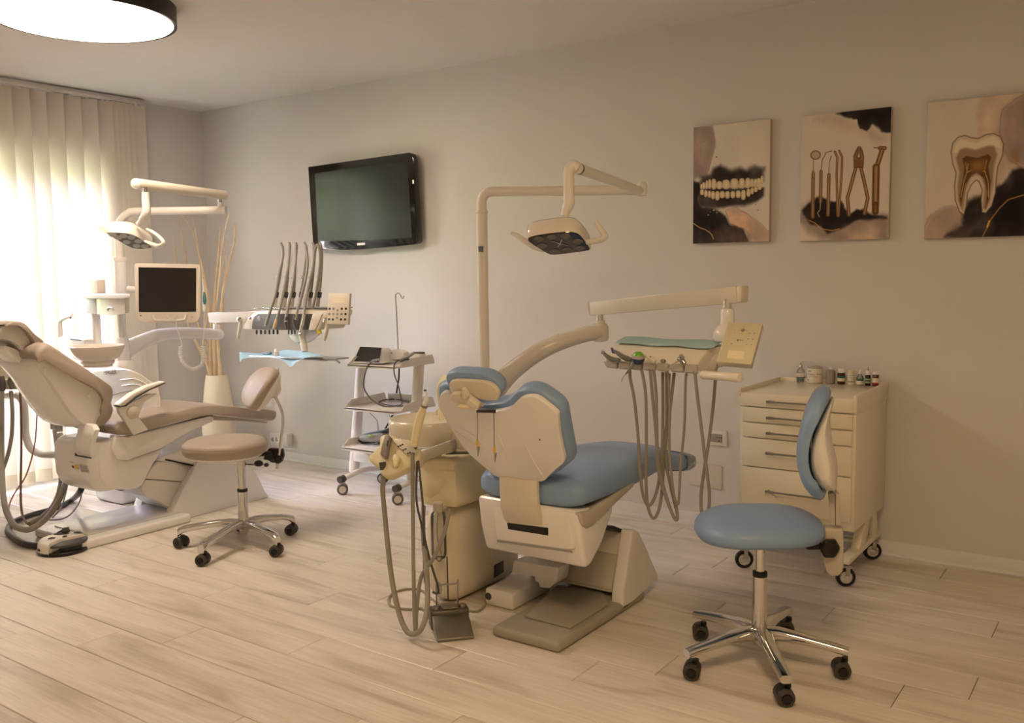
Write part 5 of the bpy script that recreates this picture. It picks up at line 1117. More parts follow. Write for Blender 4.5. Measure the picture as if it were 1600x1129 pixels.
text('lettering', 'HAGER', (p1_-p0).length/3.55, p0, p1_-p0, Z_, mat('letter_brown', (110, 92, 72), .5), t)
M().bbox(x_c-.17, x_c+.12, yu+.02, yu+.30, 0, .32, .03, 3).done('foot', WHITE, t)
m = M(); m.lathe(V((x_c+.02, yc, zA(850, 800, yc))), [(.075, -.08), (.062, -.02), (.05, 0), (.042, .006)], n=32); m.done('column_base', WHITE2, t)
zb0 = zA(850, 800, yc); zb1 = zA(850, 640, yc); zb2 = zA(850, 488, yc)
xcol = cA.one(834, 700, y=yc).x
m = M(); m.cyl((xcol, yc, zb0), (xcol, yc, zb1), .043, .036, n=28, bev=.004); m.cyl((xcol, yc, zb1-.002), (xcol, yc, zb2+.12), .0245, n=24); m.done('column', WHITE, t)
x2 = cA.one(655, 600, y=yc-.06).x
M().cyl((x2, yc-.06, zb0-.03), (x2, yc-.06, zb2+.10), .026, n=22).done('support_tube', WHITE, t)
bc = cA.one(657, 700, y=yu-.13); r_ = (cA.one(815, 700, y=yu-.13)-cA.one(498, 700, y=yu-.13)).length*.5*.62
M().lathe(bc, [(.02, -.083), (r_*.50, -.108), (r_*.58, -.104), (r_*.62, -.088), (r_*.60, -.082), (r_*.80, -.064), (r_*.94, -.028), (r_, .004), (r_*.97, .008), (r_*.9, .002), (r_*.6, -.03), (.02, -.04)], n=48).done('spittoon_bowl', mat('bowl_white', (228, 221, 208), .16, coat=.6), t, crease=1.0)
M().lathe(bc-Z_*.108, [(r_*.52, .002), (r_*.54, -.006), (r_*.5, -.010)], n=32).done('bowl_foot', WHITE2, t)
yf = yu+.02
m = M(); m.prism(cA([(393, 640), (430, 628), (578, 652), (578, 690), (530, 700), (500, 690), (520, 780), (470, 770), (395, 700)], y=yf), V((0, .06, 0)), .008, 3)
m.tube(cA([(410, 690), (408, 600), (406, 540), (420, 515), (490, 485)], y=yf+.03), [.017, .016, .0155, .014, .011], n=16); m.done('cup_filler', WHITE2, t)
M().ell(cA.one(478, 504, y=yf+.03), .006, .006, .008).done('spout_tip', DARKG, t)
M().prism(cA([(470, 645), (560, 655), (545, 662), (480, 655)], y=yf-.001), V((0, .01, 0))).done('drip_grille', DARKG, t)
# box with platform
yp = yc-.10
o = M().prism(cA([(583, 372), (652, 372), (655, 480), (588, 476)], y=yp), V((-.03, .05, 0)), .006).done('box_end', mat('box_grey', (206, 206, 198), .4), t)
M().prism(cA([(652, 372), (848, 366), (848, 476), (760, 490), (655, 482)], y=yp), V((-.08, .08, 0)), .006).done('tray_box', mat('unit_cream', (226, 220, 210)), t)
M().tube(cA([(728, 452), (736, 436), (750, 432), (764, 438), (770, 452)], y=yp-.003), .004, n=8).done('box_handle', STEEL, t)
M().prism(cA([(545, 358), (575, 338), (882, 344), (884, 366), (850, 374), (575, 374)], y=yp-.03), V((-.12, .08, 0)), .006, 2).done('platform', WHITE2, t)
t2 = thing('dispenser', cA.one(640, 336, y=yp+.05), 'small pale upright dispenser block standing on the platform by the blinds', 'dispenser')
M().prism(cA([(612, 248), (664, 246), (667, 338), (616, 340)], y=yp+.03), V((0, .05, 0)), .006, 3).done('body', mat('dispenser_beige', (214, 200, 180), .45), t2)

# ------------------------------------------------------------------ monitor
yk = yc+.10
mcx = P1(261, 455, y=yk); mN = V((.67, -.74, 0)).normalized(); mR = V((-mN.y, mN.x, 0))
def mo(pts, o=0.0): return cM(pts, pl=(mcx+mN*o, mN))
tm = thing('monitor', mcx-Z_*.16, 'small monitor with cream frame and handle mounted beside the window blinds', 'monitor')
fr_ = catmull(mo([(55, 90), (60, 66), (80, 64), (350, 68), (610, 72), (634, 80), (638, 110), (640, 510), (625, 560), (590, 588), (400, 592), (130, 588), (85, 565), (66, 520)]), 1, True)
M().prism(mo([(54, 85), (62, 66), (80, 62), (350, 68), (610, 72), (632, 80), (638, 100), (640, 510), (630, 550), (608, 578), (575, 590), (400, 592), (140, 590), (100, 575), (75, 548), (66, 510)]), -mN*.04, .006, 3).done('frame', mat('monitor_frame', (228, 220, 208), .35), tm)
M().prism(mo([(92, 98), (602, 106), (600, 490), (96, 492)], .0005), mN*.001).done('screen', SCREEN, tm)
M().tube(mo([(215, 520), (235, 560), (300, 566), (470, 562), (505, 545), (512, 515)], .004), .007, n=10).done('handle', WHITE, tm)
for q in ((112, 524),): M().lathe(mo([q], .0)[0], [(.004, 0), (.004, .001), (.001, .0015)], n=10, axis=mN).done('indicator', DARKG, tm)
M().prism(mo([(555, 535), (575, 537), (575, 540), (555, 538)], .0005), mN*.0006).done('mark', DARKG, tm)
q = mcx-mN*.04
m = M(); m.obox(q-mN*.02, mR, Z_, mN, .12, .12, .04, .006); m.tube([q-mN*.03, q-mN*.07-Z_*.0, V((xcol, yc, q.z+.02))], .02, n=14); m.done('mount_arm', WHITE, tm)
# intraoral camera on a coiled cord
ti = thing('intraoral_camera', mo([(672, 400)], .02)[0], 'white camera wand with teal button hanging beside the small monitor', 'camera')
M().tube(mo([(660, 200), (664, 260), (668, 330), (672, 400), (676, 470), (676, 492)], .02), [.0035, .0055, .008, .012, .012, .008], n=14).done('body', WHITE2, ti)
M().prism(catmull(mo([(672, 312), (684, 340), (692, 400), (676, 430), (660, 400), (662, 340)], .033), 2, True), mN*.001, 0).done('button_pad', mat('teal_pad', (44, 118, 126), .4), ti)
for k in range(4): M().lathe(mo([(673, 338+13*k)], .0345)[0], [(.002, 0), (.001, .0008)], n=8, axis=mN).done('button', WHITE2, ti)
pts = mo([(674, 490), (672, 560), (670, 650), (664, 720), (660, 790)], .02); M().tube(pts, .0022, n=8).done('cord', TRIM, ti)
cp_ = catmull(mo([(660, 790), (662, 880), (650, 960), (590, 994), (540, 985), (490, 940), (462, 860), (466, 790)], .02), 26)
coil = []
for i, p in enumerate(cp_):
    a = i*1.25; tg = (cp_[min(i+1, len(cp_)-1)]-cp_[max(i-1, 0)]).normalized(); s_ = tg.cross(mN).normalized()
    coil.append(p+s_*(.010*math.cos(a))+mN*(.010*math.sin(a)))
M().tube(coil, .0024, n=6, sub=2).done('coiled_cord', TRIM, ti)
M().tube(mo([(466, 790), (478, 785), (450, 690), (430, 610), (425, 540)], .02), .0022, n=8).done('cord', TRIM, ti)
M().tube(mo([(340, 512), (360, 545), (400, 550), (430, 515)], .012), .0022, n=8).done('cord', TRIM, ti)

# ------------------------------------------------------------------ light of the left unit
t = thing('dental_light', (cA.one(818, 340, y=yc).x, yc, zA(818, 340, yc)), 'operating light on curved white arm above the beige chair', 'dental light')
xs_ = cA.one(818, 230, y=yc).x
zs0, zs1 = zA(818, 342, yc), zA(818, 122, yc)
M().cyl((xs_, yc, zs0), (xs_, yc, zs1), .039, n=28, bev=.003).done('post_sleeve', mat('sleeve_white', (226, 224, 224), .4), t)
M().cyl((xs_, yc, zs1), (xs_, yc, zA(818, 92, yc)), .041, n=28, bev=.003).done('collar', WHITE2, t)
zl = cL2.one(1400, 497, y=yc+.34).z
dirn = V((.75, .66, 0)).normalized()
ztop_ = P1(250, 329, y=yc+.1).z
endp = P1(353, 328, y=yc+.36); startp = V((xs_, yc, 0))
hd_ = V((endp.x-xs_, endp.y-yc, 0)); Lh = hd_.length; hd_.normalize(); za = endp.z
arc = [V((xs_, yc, zs1)), V((xs_, yc, za-.16))]+[V((xs_, yc, za-.12))+hd_*(.12*(1-math.cos(a)))+Z_*(.12*math.sin(a)) for a in (.3, .6, .9, 1.2, 1.57)]+[V((xs_, yc, za))+hd_*(Lh*.6), V((endp.x, endp.y, za))]
M().tube(arc, .0245, n=20, sub=4).done('curved_arm', WHITE2, t)
jp = V((endp.x, endp.y, za))-hd_*.035
m = M(); m.lathe(jp, [(.02, .01), (.016, .03), (.013, .045), (.001, .046)], n=18); m.done('joint', WHITE, t)
M().cyl(jp+Z_*.04, jp+Z_*.085, .011, n=16).done('pivot', CHROME, t)
sa0 = jp+Z_*.10; hpy = yc-.28
sa1 = P1(213, 287, y=hpy)
sa0 = P1(352, 305, y=jp.y)
M().cyl(sa0, sa1, .0275, .030, n=24, bev=.004).done('spring_arm', IVORY, t)
M().ell(sa1, .03, .03, .031).done('arm_end', WHITE, t)
dp = P1(225, 296, y=hpy)
M().cyl(P1(227, 292, y=hpy), P1(227, 301, y=hpy), .011, n=16).done('pivot', CHROME, t)
M().tube([P1(228, 300, y=hpy), P1(228, 312, y=hpy), P1(229, 326, y=hpy), P1(228, 334, y=hpy), P1(222, 343, y=hpy)], [.020, .021, .022, .022, .0195], n=18).done('swivel', WHITE, t)
M().tube([P1(224, 340, y=hpy), P1(216, 350, y=hpy)], .014, n=14).done('ball_joint', WHITE, t)
hcen = P1(205, 376, y=hpy-.02); tl_ = math.radians(30); N = V((.56*math.sin(tl_), -.83*math.sin(tl_), -math.cos(tl_))).normalized()
N = V((.42, -.30, -.86)).normalized()
def lh2(pts, o=0.0): return cL2(pts, pl=(hcen+N*o, N))
un = lh2([(128, 752), (160, 744), (240, 746), (330, 752), (410, 768), (490, 806), (560, 856), (640, 912), (620, 922), (540, 934), (440, 928), (380, 908), (310, 870), (230, 822), (170, 786)])
cells = [(lh2([q], .001)[0], .021) for q in ((190, 768), (310, 782), (400, 798), (250, 800), (480, 842), (350, 850), (460, 895), (555, 900))]
SH = mat('lamp_shell', (228, 222, 211))
h, c = lamp_head(t, un, None, N, .075, .6, SH, mat('face_grey', (110, 108, 100), .2, coat=.3), cells, mat('lens_pale', (176, 180, 178), .15, coat=.4), up_shift=(-.02, .02, .01))
M().tube(cL2([(560, 850), (640, 880), (700, 900), (755, 890), (768, 860), (720, 800), (640, 740), (580, 712)], y=hpy-.02), [.008, .012, .014, .014, .012, .011, .010, .008], n=12, flat=.8).done('handle', SH, h)
M().tube(cL2([(150, 758), (110, 735), (70, 710), (38, 690)], y=hpy-.0), [.014, .014, .012, .008], n=12, flat=.8).done('handle', SH, h)

# ------------------------------------------------------------------ delivery unit of the left chair
YD = -.75
t = thing('instrument_table', (1.7, YD, 1.0), 'ivory instrument console with six upright whip arms and grey panel', 'instrument table')
ca = cM([(-60, 850), (0, 815), (100, 770), (250, 700), (400, 682), (560, 678), (700, 684), (790, 690)], y=-1.0)
for i, (q, yv) in enumerate(zip([(-60, 850), (20, 808), (110, 762), (250, 705), (400, 684), (560, 680), (700, 684), (800, 690)], (-1.36, -1.3, -1.22, -1.12, -1.04, -.96, -.88, -.83))): ca[i] = cM.one(*q, y=yv)
M().tube(ca, [.055, .054, .05, .045, .041, .038, .036, .036], n=20).done('curved_arm', WHITE, t)
M().ell(ca[-1], .036, .036, .036).done('arm_end', WHITE, t)
kp_ = cM.one(790, 640, y=-.83)
m = M(); m.lathe(cM.one(785, 665, y=-.83), [(.03, 0), (.024, .018), (.022, .05), (.001, .052)], n=22); m.done('knuckle', WHITE, t)
M().cyl(cM.one(790, 615, y=-.83), cM.one(790, 585, y=-.83), .013, n=16).done('pivot', CHROME, t)
A = [cM.one(700, 498, y=-.83), cT.one(280, 620, y=YD+.05), cT.one(280, 704, y=YD+.05), cM.one(712, 588, y=-.83)]
M().prism(A, V((0, .05, 0)), .006, 2).done('spring_arm', WHITE, t)
M().prism(cT([(185, 755), (200, 715), (230, 672), (278, 625), (360, 606), (700, 604), (842, 612), (838, 655), (806, 690), (776, 762), (700, 766), (262, 760)], y=YD), V((0, .22, 0)), .012, 3).done('console', IVORY, t)
M().prism(catmull(cT([(262, 756), (266, 700), (280, 660), (310, 640), (500, 638), (728, 640), (712, 690), (697, 762), (500, 762)], y=YD-.008), 1, True), V((0, .012, 0)), .003).done('grey_panel', mat('console_panel', (80, 76, 69), .6, spec=.3), t)
M().prism(cT([(270, 592), (836, 596), (838, 604), (268, 604)], y=YD-.005), V((0, .22, 0)), .002).done('glass_shelf', CLEARP, t)
M().ell(cT.one(322, 676, y=YD-.008), .022, .004, .018).done('pressed_oval', GREYB, t)
M().prism(cT([(696, 762), (712, 690), (728, 640), (800, 640), (775, 700), (745, 762)], y=YD-.010), V((0, .014, 0)), .003).done('end_panel', IVORY, t)
for q in (300, 332, 365, 397, 428, 460, 545, 569, 592):
    M().tube(cT([(q, 762), (q, 794)], y=YD+.03), .0065 if q < 480 else .0045, n=10).done('knob', DARKG, t)
M().ell(cT.one(247, 671, y=YD-.004), .013, .006, .009).done('button', STEEL, t)
for pts, in (([(178, 684), (172, 740), (160, 800), (157, 832)],), ([(842, 690), (838, 750), (828, 800), (818, 842)],)):
    o = M().tube(cT(pts, y=YD-.04), [.010, .012, .0115, .0085], n=14).done('side_handle', mat('handle_ivory', (210, 203, 186), .35), t)
    M().lathe(cT.one(pts[0][0]-8, pts[0][1]-2, y=YD-.05), [(.016, 0), (.016, .012), (.008, .016), (.001, .016)], n=18, axis=V((.2, -1, 0))).done('pivot_cap', CHROME, o)
    M().cyl(cT.one(pts[0][0], pts[0][1], y=YD-.04), cT.one(pts[0][0], pts[0][1], y=YD+.02), .012, n=14).done('stub', IVORY, o)
M().tube(cT([(775, 760), (785, 790)], y=YD+.02), .014, n=12).done('yellow_marker', mat('marker_yellow', (220, 200, 60), .4), t)
# keypad
kc = cKq.one(400, 520, y=YD-.03); KN = V((.30, -.93, .2)).normalized()
def kq(pts, o=0.0): return cKq(pts, pl=(kc+KN*o, KN))
cp = M().prism(kq([(180, 172), (660, 172), (622, 868), (140, 850)]), -KN*.025, .004, 2).done('keypad', mat('keypad_beige', (214, 206, 191), .4), t)
M().prism(kq([(285, 262), (548, 262), (542, 402), (280, 402)], .0003), KN*.001).done('display', mat('display_beige', (238, 225, 204), .25), cp)
for q, mt in [((212, 525), DARKG), ((300, 525), GREYB), ((481, 525), BLACK), ((571, 523), BLACK), ((387, 557), GREY), ((205, 642), GREYB), ((294, 642), GREY), ((382, 642), mat('key_blue', (140, 152, 168), .4)), ((473, 642), mat('key_slate', (110, 116, 126), .4)), ((563, 642), BLACK), ((374, 725), mat('key_blue', (140, 152, 168))), ((284, 760), DARKG), ((463, 760), BLACK), ((552, 760), BLACK), ((200, 755), DARKG)]:
    M().lathe(kq([q], .0003)[0], [(.0075, 0), (.007, .0015), (.001, .002)], n=14, axis=KN).done('key', mt, cp)
# whip arms
WH = [((440, 578), (452, 480), (474, 360), (497, 200), (497, 130), (486, 94)), ((512, 578), (524, 480), (535, 360), (548, 200), (555, 130), (549, 90)), ((572, 578), (582, 480), (590, 360), (598, 200), (606, 130), (600, 92)), ((630, 578), (640, 480), (664, 340), (682, 200), (680, 130), (664, 90)), ((705, 578), (714, 480), (728, 360), (742, 200), (742, 130), (730, 92)), ((770, 578), (780, 480), (790, 360), (800, 200), (795, 120), (780, 88))]
for w_ in WH:
    a_ = M().tube(cT(w_, y=YD+.10), [.0095, .010, .0098, .009, .008, .0075], n=12).done('whip_arm', HOSE, t)
    M().tube(cT([(w_[0][0]-2, 580), (w_[1][0]-4, 515)], y=YD+.095), [.017, .014], n=4).done('arm_block', TAUPE, a_)
    M().tube(cT([(w_[1][0]-2, 512), (w_[1][0]+4, 472)], y=YD+.09), .014, n=6).done('clip', DARKG, a_)
    M().lathe(cT.one(w_[2][0]-16, 357, y=YD+.085), [(.001, -.009), (.012, -.008), (.012, .008), (.001, .009)], n=16, axis=X_).done('roller', mat('roller_white', (206, 204, 198), .4), a_)
M().prism(cT([(520, 762), (700, 762), (690, 800), (640, 850), (600, 872), (560, 850), (528, 800)], y=YD+.10), V((0, .12, 0)), .02, 3).done('under_dome', WHITE, t)
M().tube(cT([(640, 770), (655, 840), (670, 925)], y=YD+.06), [.022, .021, .02], n=16).done('tray_stem', IVORY, t)
# small steel tray below
trz = cT.one(520, 968, y=YD).z
ta, tb = cT.one(240, 968, y=YD-.06), cT.one(850, 962, y=YD-.06)
tr = thing('steel_tray', ((ta.x+tb.x)/2, YD, trz), 'thin steel tray hanging under the console above the beige stool', 'tray')
m = M(); m.bbox(ta.x, tb.x-.03, YD-.06, YD+.14, trz-.004, trz+.004, .003); m.tube([(tb.x-.05, YD, trz), (tb.x, YD, trz-.002), (tb.x+.03, YD, trz-.016)], .006, n=8); m.done('plate', STEEL, tr)
# blue paper with hanging corner
rows = []
qa = [(170, 1015), (190, 985), (245, 976), (340, 972), (440, 975), (490, 992), (530, 1022), (560, 1046), (600, 1012), (650, 985), (720, 968), (800, 962)]
qb = [(168, 968), (210, 962), (260, 955), (340, 945), (440, 935), (480, 924), (530, 915), (580, 918), (640, 922), (690, 928), (750, 942), (810, 955)]
for k in range(5):
    u = k/4; r_ = []
    for i, (a, b_) in enumerate(zip(qa, qb)):
        p0 = cT.one(*a, y=YD-.07); p1 = cT.one(*b_, y=YD+.06); p = p0.lerp(p1, u); p.z = max(p.z, trz+.006) if k else p.z
        r_.append(p)
    rows.append(r_)
M().sheet([catmull(r_, 3) for r_ in rows]).done('paper_sheet', BPAPER, label='pale blue disposable paper with a hanging corner on the thin steel tray', cat='paper')
jp = cT.one(452, 950, y=YD-.02); jp.z = trz+.007
tj = thing('small_jar', jp, 'small cream jar standing on the blue paper of the steel tray', 'jar')
M().lathe(jp, [(.013, 0), (.016, .003), (.016, .024), (.012, .027)], n=20).done('body', IVORY, tj); M().lathe(jp+Z_*.026, [(.010, 0), (.013, .003), (.009, .016), (.001, .017)], n=20).done('cap', WHITE2, tj)
jq = cT.one(385, 955, y=YD-.0); jq.z = trz+.012
M().tube([jq-X_*.05, jq, jq+X_*.03+Z_*.006], [.004, .010, .008], n=10).done('burnisher_tip', mat('slate_teal', (70, 106, 116), .4), label='dark teal small instrument tip lying on the blue paper', cat='instrument')
# handpieces hanging on the front of the console, hoses up over the whip arms
HP = [(0, (372, 720), (440, 500), (470, 330), (500, 200), (498, 120), STEEL, 'grey handpiece with steel tip, first from left on the console with whip arms'),
      (1, (436, 742), (478, 600), (520, 400), (545, 240), (552, 110), mat('handle_tan', (206, 176, 130), .4), 'tan tipped handpiece, second from left on the console with whip arms'),
      (2, (524, 750), (530, 640), (575, 420), (596, 240), (602, 110), HOSE, 'dark grey handpiece, third from left on the console with whip arms'),
      (3, (590, 738), (610, 620), (660, 440), (690, 260), (676, 110), HOSE, 'dark grey handpiece, fourth from left on the console with whip arms'),
      (4, (634, 782), (660, 650), (690, 460), (735, 260), (738, 110), CHROME, 'chrome three way syringe, rightmost on the console with whip arms')]
for i, a, b_, c_, d_, e_, mt, lb in HP:
    y0 = YD-.045
    th = thing('dental_handpiece' if i < 4 else 'three_way_syringe', cT.one(*a, y=y0), lb, 'handpiece' if i < 4 else 'syringe', 'instruments on the left console')
    k = (a[0]*.55+b_[0]*.45, a[1]*.55+b_[1]*.45)
    if i in (2, 3): M().tube(cT([(a[0]+8, a[1]+10), (a[0]-6, a[1]-40), (a[0]+4, a[1]-80), (k[0], k[1]-30)], y=y0), [.006, .0075, .0075, .0095], n=12).done('handle', HOSED, th)
    else: M().tube(cT([a, (a[0]+6, a[1]-20), k], y=y0), [.0095, .011, .009], n=14).done('handle', mt if i else HOSE, th)
    if i in (0, 1): M().tube(cT([(a[0]-4, a[1]+12), a], y=y0), .008, n=10).done('tip', STEEL, th)
    if i == 4:
        m = M(); m.tube(cT([(634, 782), (650, 720), (668, 640)], y=y0), [.006, .010, .007], n=12); m.tube(cT([(640, 760), (622, 790), (640, 785)], y=y0), .003, n=8); m.done('tip', CHROME, th)
    pts = [cT.one(*k, y=y0), cT.one(*b_, y=YD-.03), cT.one(*c_, y=YD+.02), cT.one(*d_, y=YD+.06)]+[cT.one(*e_, y=YD+.085)]
    M().tube(pts, .0085, n=9).done('hose', HOSE, th)
th = thing('spare_hose', cT.one(745, 580, y=YD+.02), 'empty grey hose looped over the rightmost whip arm', 'hose', 'instruments on the left console')
M().tube(cT([(728, 600), (755, 480), (778, 330), (786, 200), (770, 110), (748, 150), (735, 260), (700, 430), (672, 520), (665, 600)], y=YD+.06), .0085, n=9).done('hose', HOSE, th)

# ------------------------------------------------------------------ assistant holder at the far left
YH = -1.98
t = thing('assistant_holder', cA.one(60, 900, y=YH), 'ivory keypad holder with hanging hoses at the far left behind the headrest', 'instrument holder')
M().prism(cA([(-120, 800), (120, 800), (205, 930), (212, 985), (190, 990), (-120, 985)], y=YH), V((0, .05, .0)), .008, 3).done('body', IVORY, t)
o = M().prism(cA([(-100, 808), (110, 808), (160, 890), (-100, 890)], y=YH-.001), V((0, .004, 0)), .001).done('keypad', mat('keypad_ivory', (228, 216, 192), .4), t)
for i in range(5):
    for j in range(3):
        M().lathe(cA.one(-40+34*i+6*j, 822+24*j, y=YH-.002), [(.005, 0), (.004, .0015), (.001, .002)], n=10, axis=-Y_).done('key', mat('key_tan', (208, 186, 158), .4), o)
M().prism(cA([(-120, 922), (200, 918), (212, 985), (190, 992), (-120, 990)], y=YH-.03), V((0, .03, 0)), .006, 3).done('holder_rail', IVORY, t)
M().tube(cB([(40, 70), (100, 70), (140, 110), (152, 200), (156, 300), (180, 380), (230, 418), (300, 428), (400, 424)], y=YH+.06), .021, n=16).done('support_arm', mat('arm_white', (214, 212, 210), .35), t)
HL = 'hoses of the left assistant holder'
def lhose(name, label, cat, head, pts, rad, mt, hm=None):
    th = thing(name, cA.one(*head[0], y=YH-.04), label, cat, HL)
    if hm: M().tube(cA(head, y=YH-.045), hm, n=12).done('handle', HOSED, th)
    M().tube([cB.one(a, b, y=y_) for a, b, y_ in pts], rad, n=10).done('hose', mt, th)
lhose('suction_hose', 'thick grey suction hose at the left edge hanging down to the floor', 'hose', [(10, 900), (14, 940), (18, 1000)], [(8, 40, -2.03), (8, 200, -2.03), (10, 400, -2.03), (14, 600, -2.1), (30, 740, -2.2), (80, 850, -2.28), (160, 884, -2.3), (240, 850, -2.25), (310, 780, -2.15), (370, 680, -2.05), (400, 560, -1.95), (385, 420, -1.9), (365, 300, -1.88)], .016, HOSE, [.014, .018, .014])
lhose('saliva_hose', 'tan hose hanging from the second clip of the ivory keypad holder', 'hose', [(70, 910), (68, 940), (82, 985)], [(66, 40, -2.02), (76, 160, -2.02), (72, 300, -2.02), (50, 420, -2.03), (16, 520, -2.04), (-30, 620, -2.06)], .011, HOSE, [.009, .014, .011])
lhose('syringe_hose', 'thin brown hose hanging from the syringe of the ivory keypad holder', 'hose', [(122, 862), (132, 905), (134, 960), (140, 1000)], [(122, 20, -2.02), (128, 200, -2.02), (130, 400, -2.02), (126, 600, -2.05), (130, 760, -2.12), (160, 840, -2.18), (230, 870, -2.2)], .0065, mat('brown_hose', (116, 84, 72), .5), [.004, .009, .009, .006])
lhose('thin_tube', 'thin reddish tube curling down beside the back of the beige chair', 'tube', [(250, 950)], [(226, 30, -1.9), (225, 180, -1.92), (210, 370, -1.95), (160, 550, -2.0), (90, 660, -2.05), (55, 740, -2.1), (52, 820, -2.15)], .0042, mat('red_brown_tube', (146, 104, 90), .5))
th = thing('hose_connector', cB.one(335, 200, y=-1.88), 'white connector block with two grey plugs behind the beige chair back', 'connector')
M().prism(cB([(288, 110), (385, 110), (392, 212), (302, 212)], y=-1.88), V((0, .06, 0)), .006).done('block', WHITE, th)
for a, b_ in (((322, 210), (326, 272)), ((360, 210), (364, 286))): M().tube(cB([a, b_], y=-1.87), .017, n=14).done('plug', GREY, th)
M().tube([cB.one(a, b, y=y_) for a, b, y_ in [(332, 276, -1.87), (350, 400, -1.88), (372, 520, -1.92), (362, 640, -2.0), (320, 740, -2.1), (250, 810, -2.2), (180, 850, -2.27)]], .013, n=10).done('hose', HOSE, th)
M().tube([cB.one(a, b, y=y_) for a, b, y_ in [(418, 570, -1.9), (400, 660, -1.95), (370, 750, -2.02), (320, 810, -2.1)]], .0045, n=8).done('thin_tube', GREY, th)
M().tube([cB.one(a, b, y=y_) for a, b, y_ in [(500, 640, -1.95), (486, 710, -1.98), (440, 780, -2.02), (380, 818, -2.06), (300, 826, -2.1)]], .004, n=8).done('thin_tube', GREY, th)

# ------------------------------------------------------------------ round foot control
fcn = P1(99, 860, z=.0); r_ = .120
t = thing('foot_control', fcn, 'round white and black foot control on the floor by the beige chair base', 'foot pedal')
M().lathe(fcn, [(.02, 0), (r_*.98, 0), (r_, .004), (r_, .016), (r_*.97, .02), (.02, .02)], n=48).done('base', BLACK, t)
fF = V((CFh.x, CFh.y, 0)); fR = V((CRh.x, CRh.y, 0))
def fd(a, b): return fcn+fR*(a*r_)+fF*(b*r_)
def sect(a0, a1, rr_, z, n=18): return [fcn+(fR*math.cos(math.radians(a0+(a1-a0)*i/n))+fF*math.sin(math.radians(a0+(a1-a0)*i/n)))*(r_*rr_)+Z_*z for i in range(n+1)]
lobe = sect(35, 262, 1.0, .012)+[fd(.0, -.15)+Z_*.012, fd(.28, .1)+Z_*.012, fd(.62, .42)+Z_*.012]
c = sum(lobe, V())/len(lobe)
m = M(); m.loft([lobe, [c+(p-c)*.985+Z_*.03 for p in lobe], [c+(p-c)*.95+Z_*.046 for p in lobe], [c+(p-c)*.86+Z_*.056 for p in lobe], [c+(p-c)*.4+Z_*.058 for p in lobe]]).done('body', mat('pedal_white', (226, 220, 208), .3, coat=.3), t, crease=.8)
wd = [fd(.05, -.2)]+sect(-95, 38, 1.0, 0)+[fd(.58, .38)]
cw = sum(wd, V())/len(wd)
M().prism([cw+(p-cw)*.97+Z_*(.044) for p in wd], Z_*.014, .004, 2).done('treadle', DARKG, t)
M().prism([cw+(p-cw)*.6+Z_*(.018) for p in wd], Z_*.028).done('treadle_core', BLACK, t)
for a, b_, s1, s2 in ((-.35, .62, .34, .18), (-.42, -.1, .16, .14), (.02, .15, .10, .09), (.3, .75, .2, .09), (-.55, -.62, .20, .14)):
    zz = .064 if (a, b_) != (-.55, -.62) else .03
    M().ell(fd(a, b_)+Z_*zz, s1*r_*1.1, s2*r_*1.4, .012, fR, fF, Z_).done('button', DARKG, t)
M().tube([fd(-.3, .62)+Z_*.085, fd(-.05, .75)+Z_*.088], .014, n=10).done('rocker', DARKG, t)
M().tube([fd(-.72, .55)+Z_*.03, fd(-.6, .7)+Z_*.065, fd(-.35, .82)+Z_*.08, fd(-.1, .9)+Z_*.075], .006, n=8).done('carry_wire', BLACK, t)
M().tube([fd(-.95, .1)+Z_*.02]+[cB.one(a, b, z=.018) for a, b in [(170, 975), (110, 950), (60, 910), (50, 880), (80, 840), (180, 798), (300, 765), (380, 735), (440, 700)]]+[cB.one(485, 655, y=-1.95), cB.one(512, 590, y=-1.93)], .0165, n=12).done('cable', mat('black_cable', (48, 47, 46), .4), t)

# ================================================================== endodontic cart
t = thing('equipment_cart', (2.27, -.38, 0), 'white three shelf equipment cart on casters before the wall', 'cart')
CW = mat('cart_white', (224, 219, 214), .35, var=.02)
xl_, xr_ = 2.03, 2.505
for xx, px_ in ((xl_, 0), (xr_, 1)):
    m = M()
    m.tube([(xx, -.56, .10), (xx, -.36, .125), (xx, -.16, .10)], .022, n=14, flat=.8); rl = m.done('foot_rail', CW, t)
    M().tube([(xx, -.585, .099), (xx, -.545, .103)], .0235, n=14).done('end_cap', DARKG, rl)
    for yy in (-.56, -.185): caster(t, (xx, yy, 0), .036, math.radians(-45 if yy < -.3 else -70), 'white')
ptsL = [cE.one(170, 930, y=-.42), cE.one(192, 640, y=-.36), cE.one(207, 385, y=-.30)]
ptsR = [cE.one(460, 990, y=-.42), cE.one(490, 640, y=-.36), cE.one(503, 330, y=-.30)]
zl0 = .12
def post(p, w_, d_, ztop_):
    rr = []
    lo, hi = p[0].copy(), p[-1].copy(); dirp = (hi-lo)/(hi.z-lo.z)
    a_ = lo+dirp*(zl0-lo.z); b_ = lo+dirp*(ztop_-lo.z)
    for q in (a_, b_): rr.append(ring(q, X_, Y_, w_, d_, 20, 3.0))
    return M().loft(rr, bev=.004), b_
zt_ = cE.one(503, 328, y=-.30).z
m, b1 = post(ptsL, .030, .030, cE.one(207, 372, y=-.30).z); m.done('post', CW, t)
m, b2 = post(ptsR, .030, .030, zt_); pr_ = m.done('post', CW, t)
M().loft([ring(b2+Z_*.0, X_, Y_, .030, .030, 20, 3.0), ring(b2+Z_*.008, X_, Y_, .026, .026, 20, 3.0)]).done('post_cap', DARKG, pr_)
M().bbox(xl_+.01, xr_-.01, -.47, -.41, .20, .27, .008).done('cross_bar', CW, t)
SH_ = []
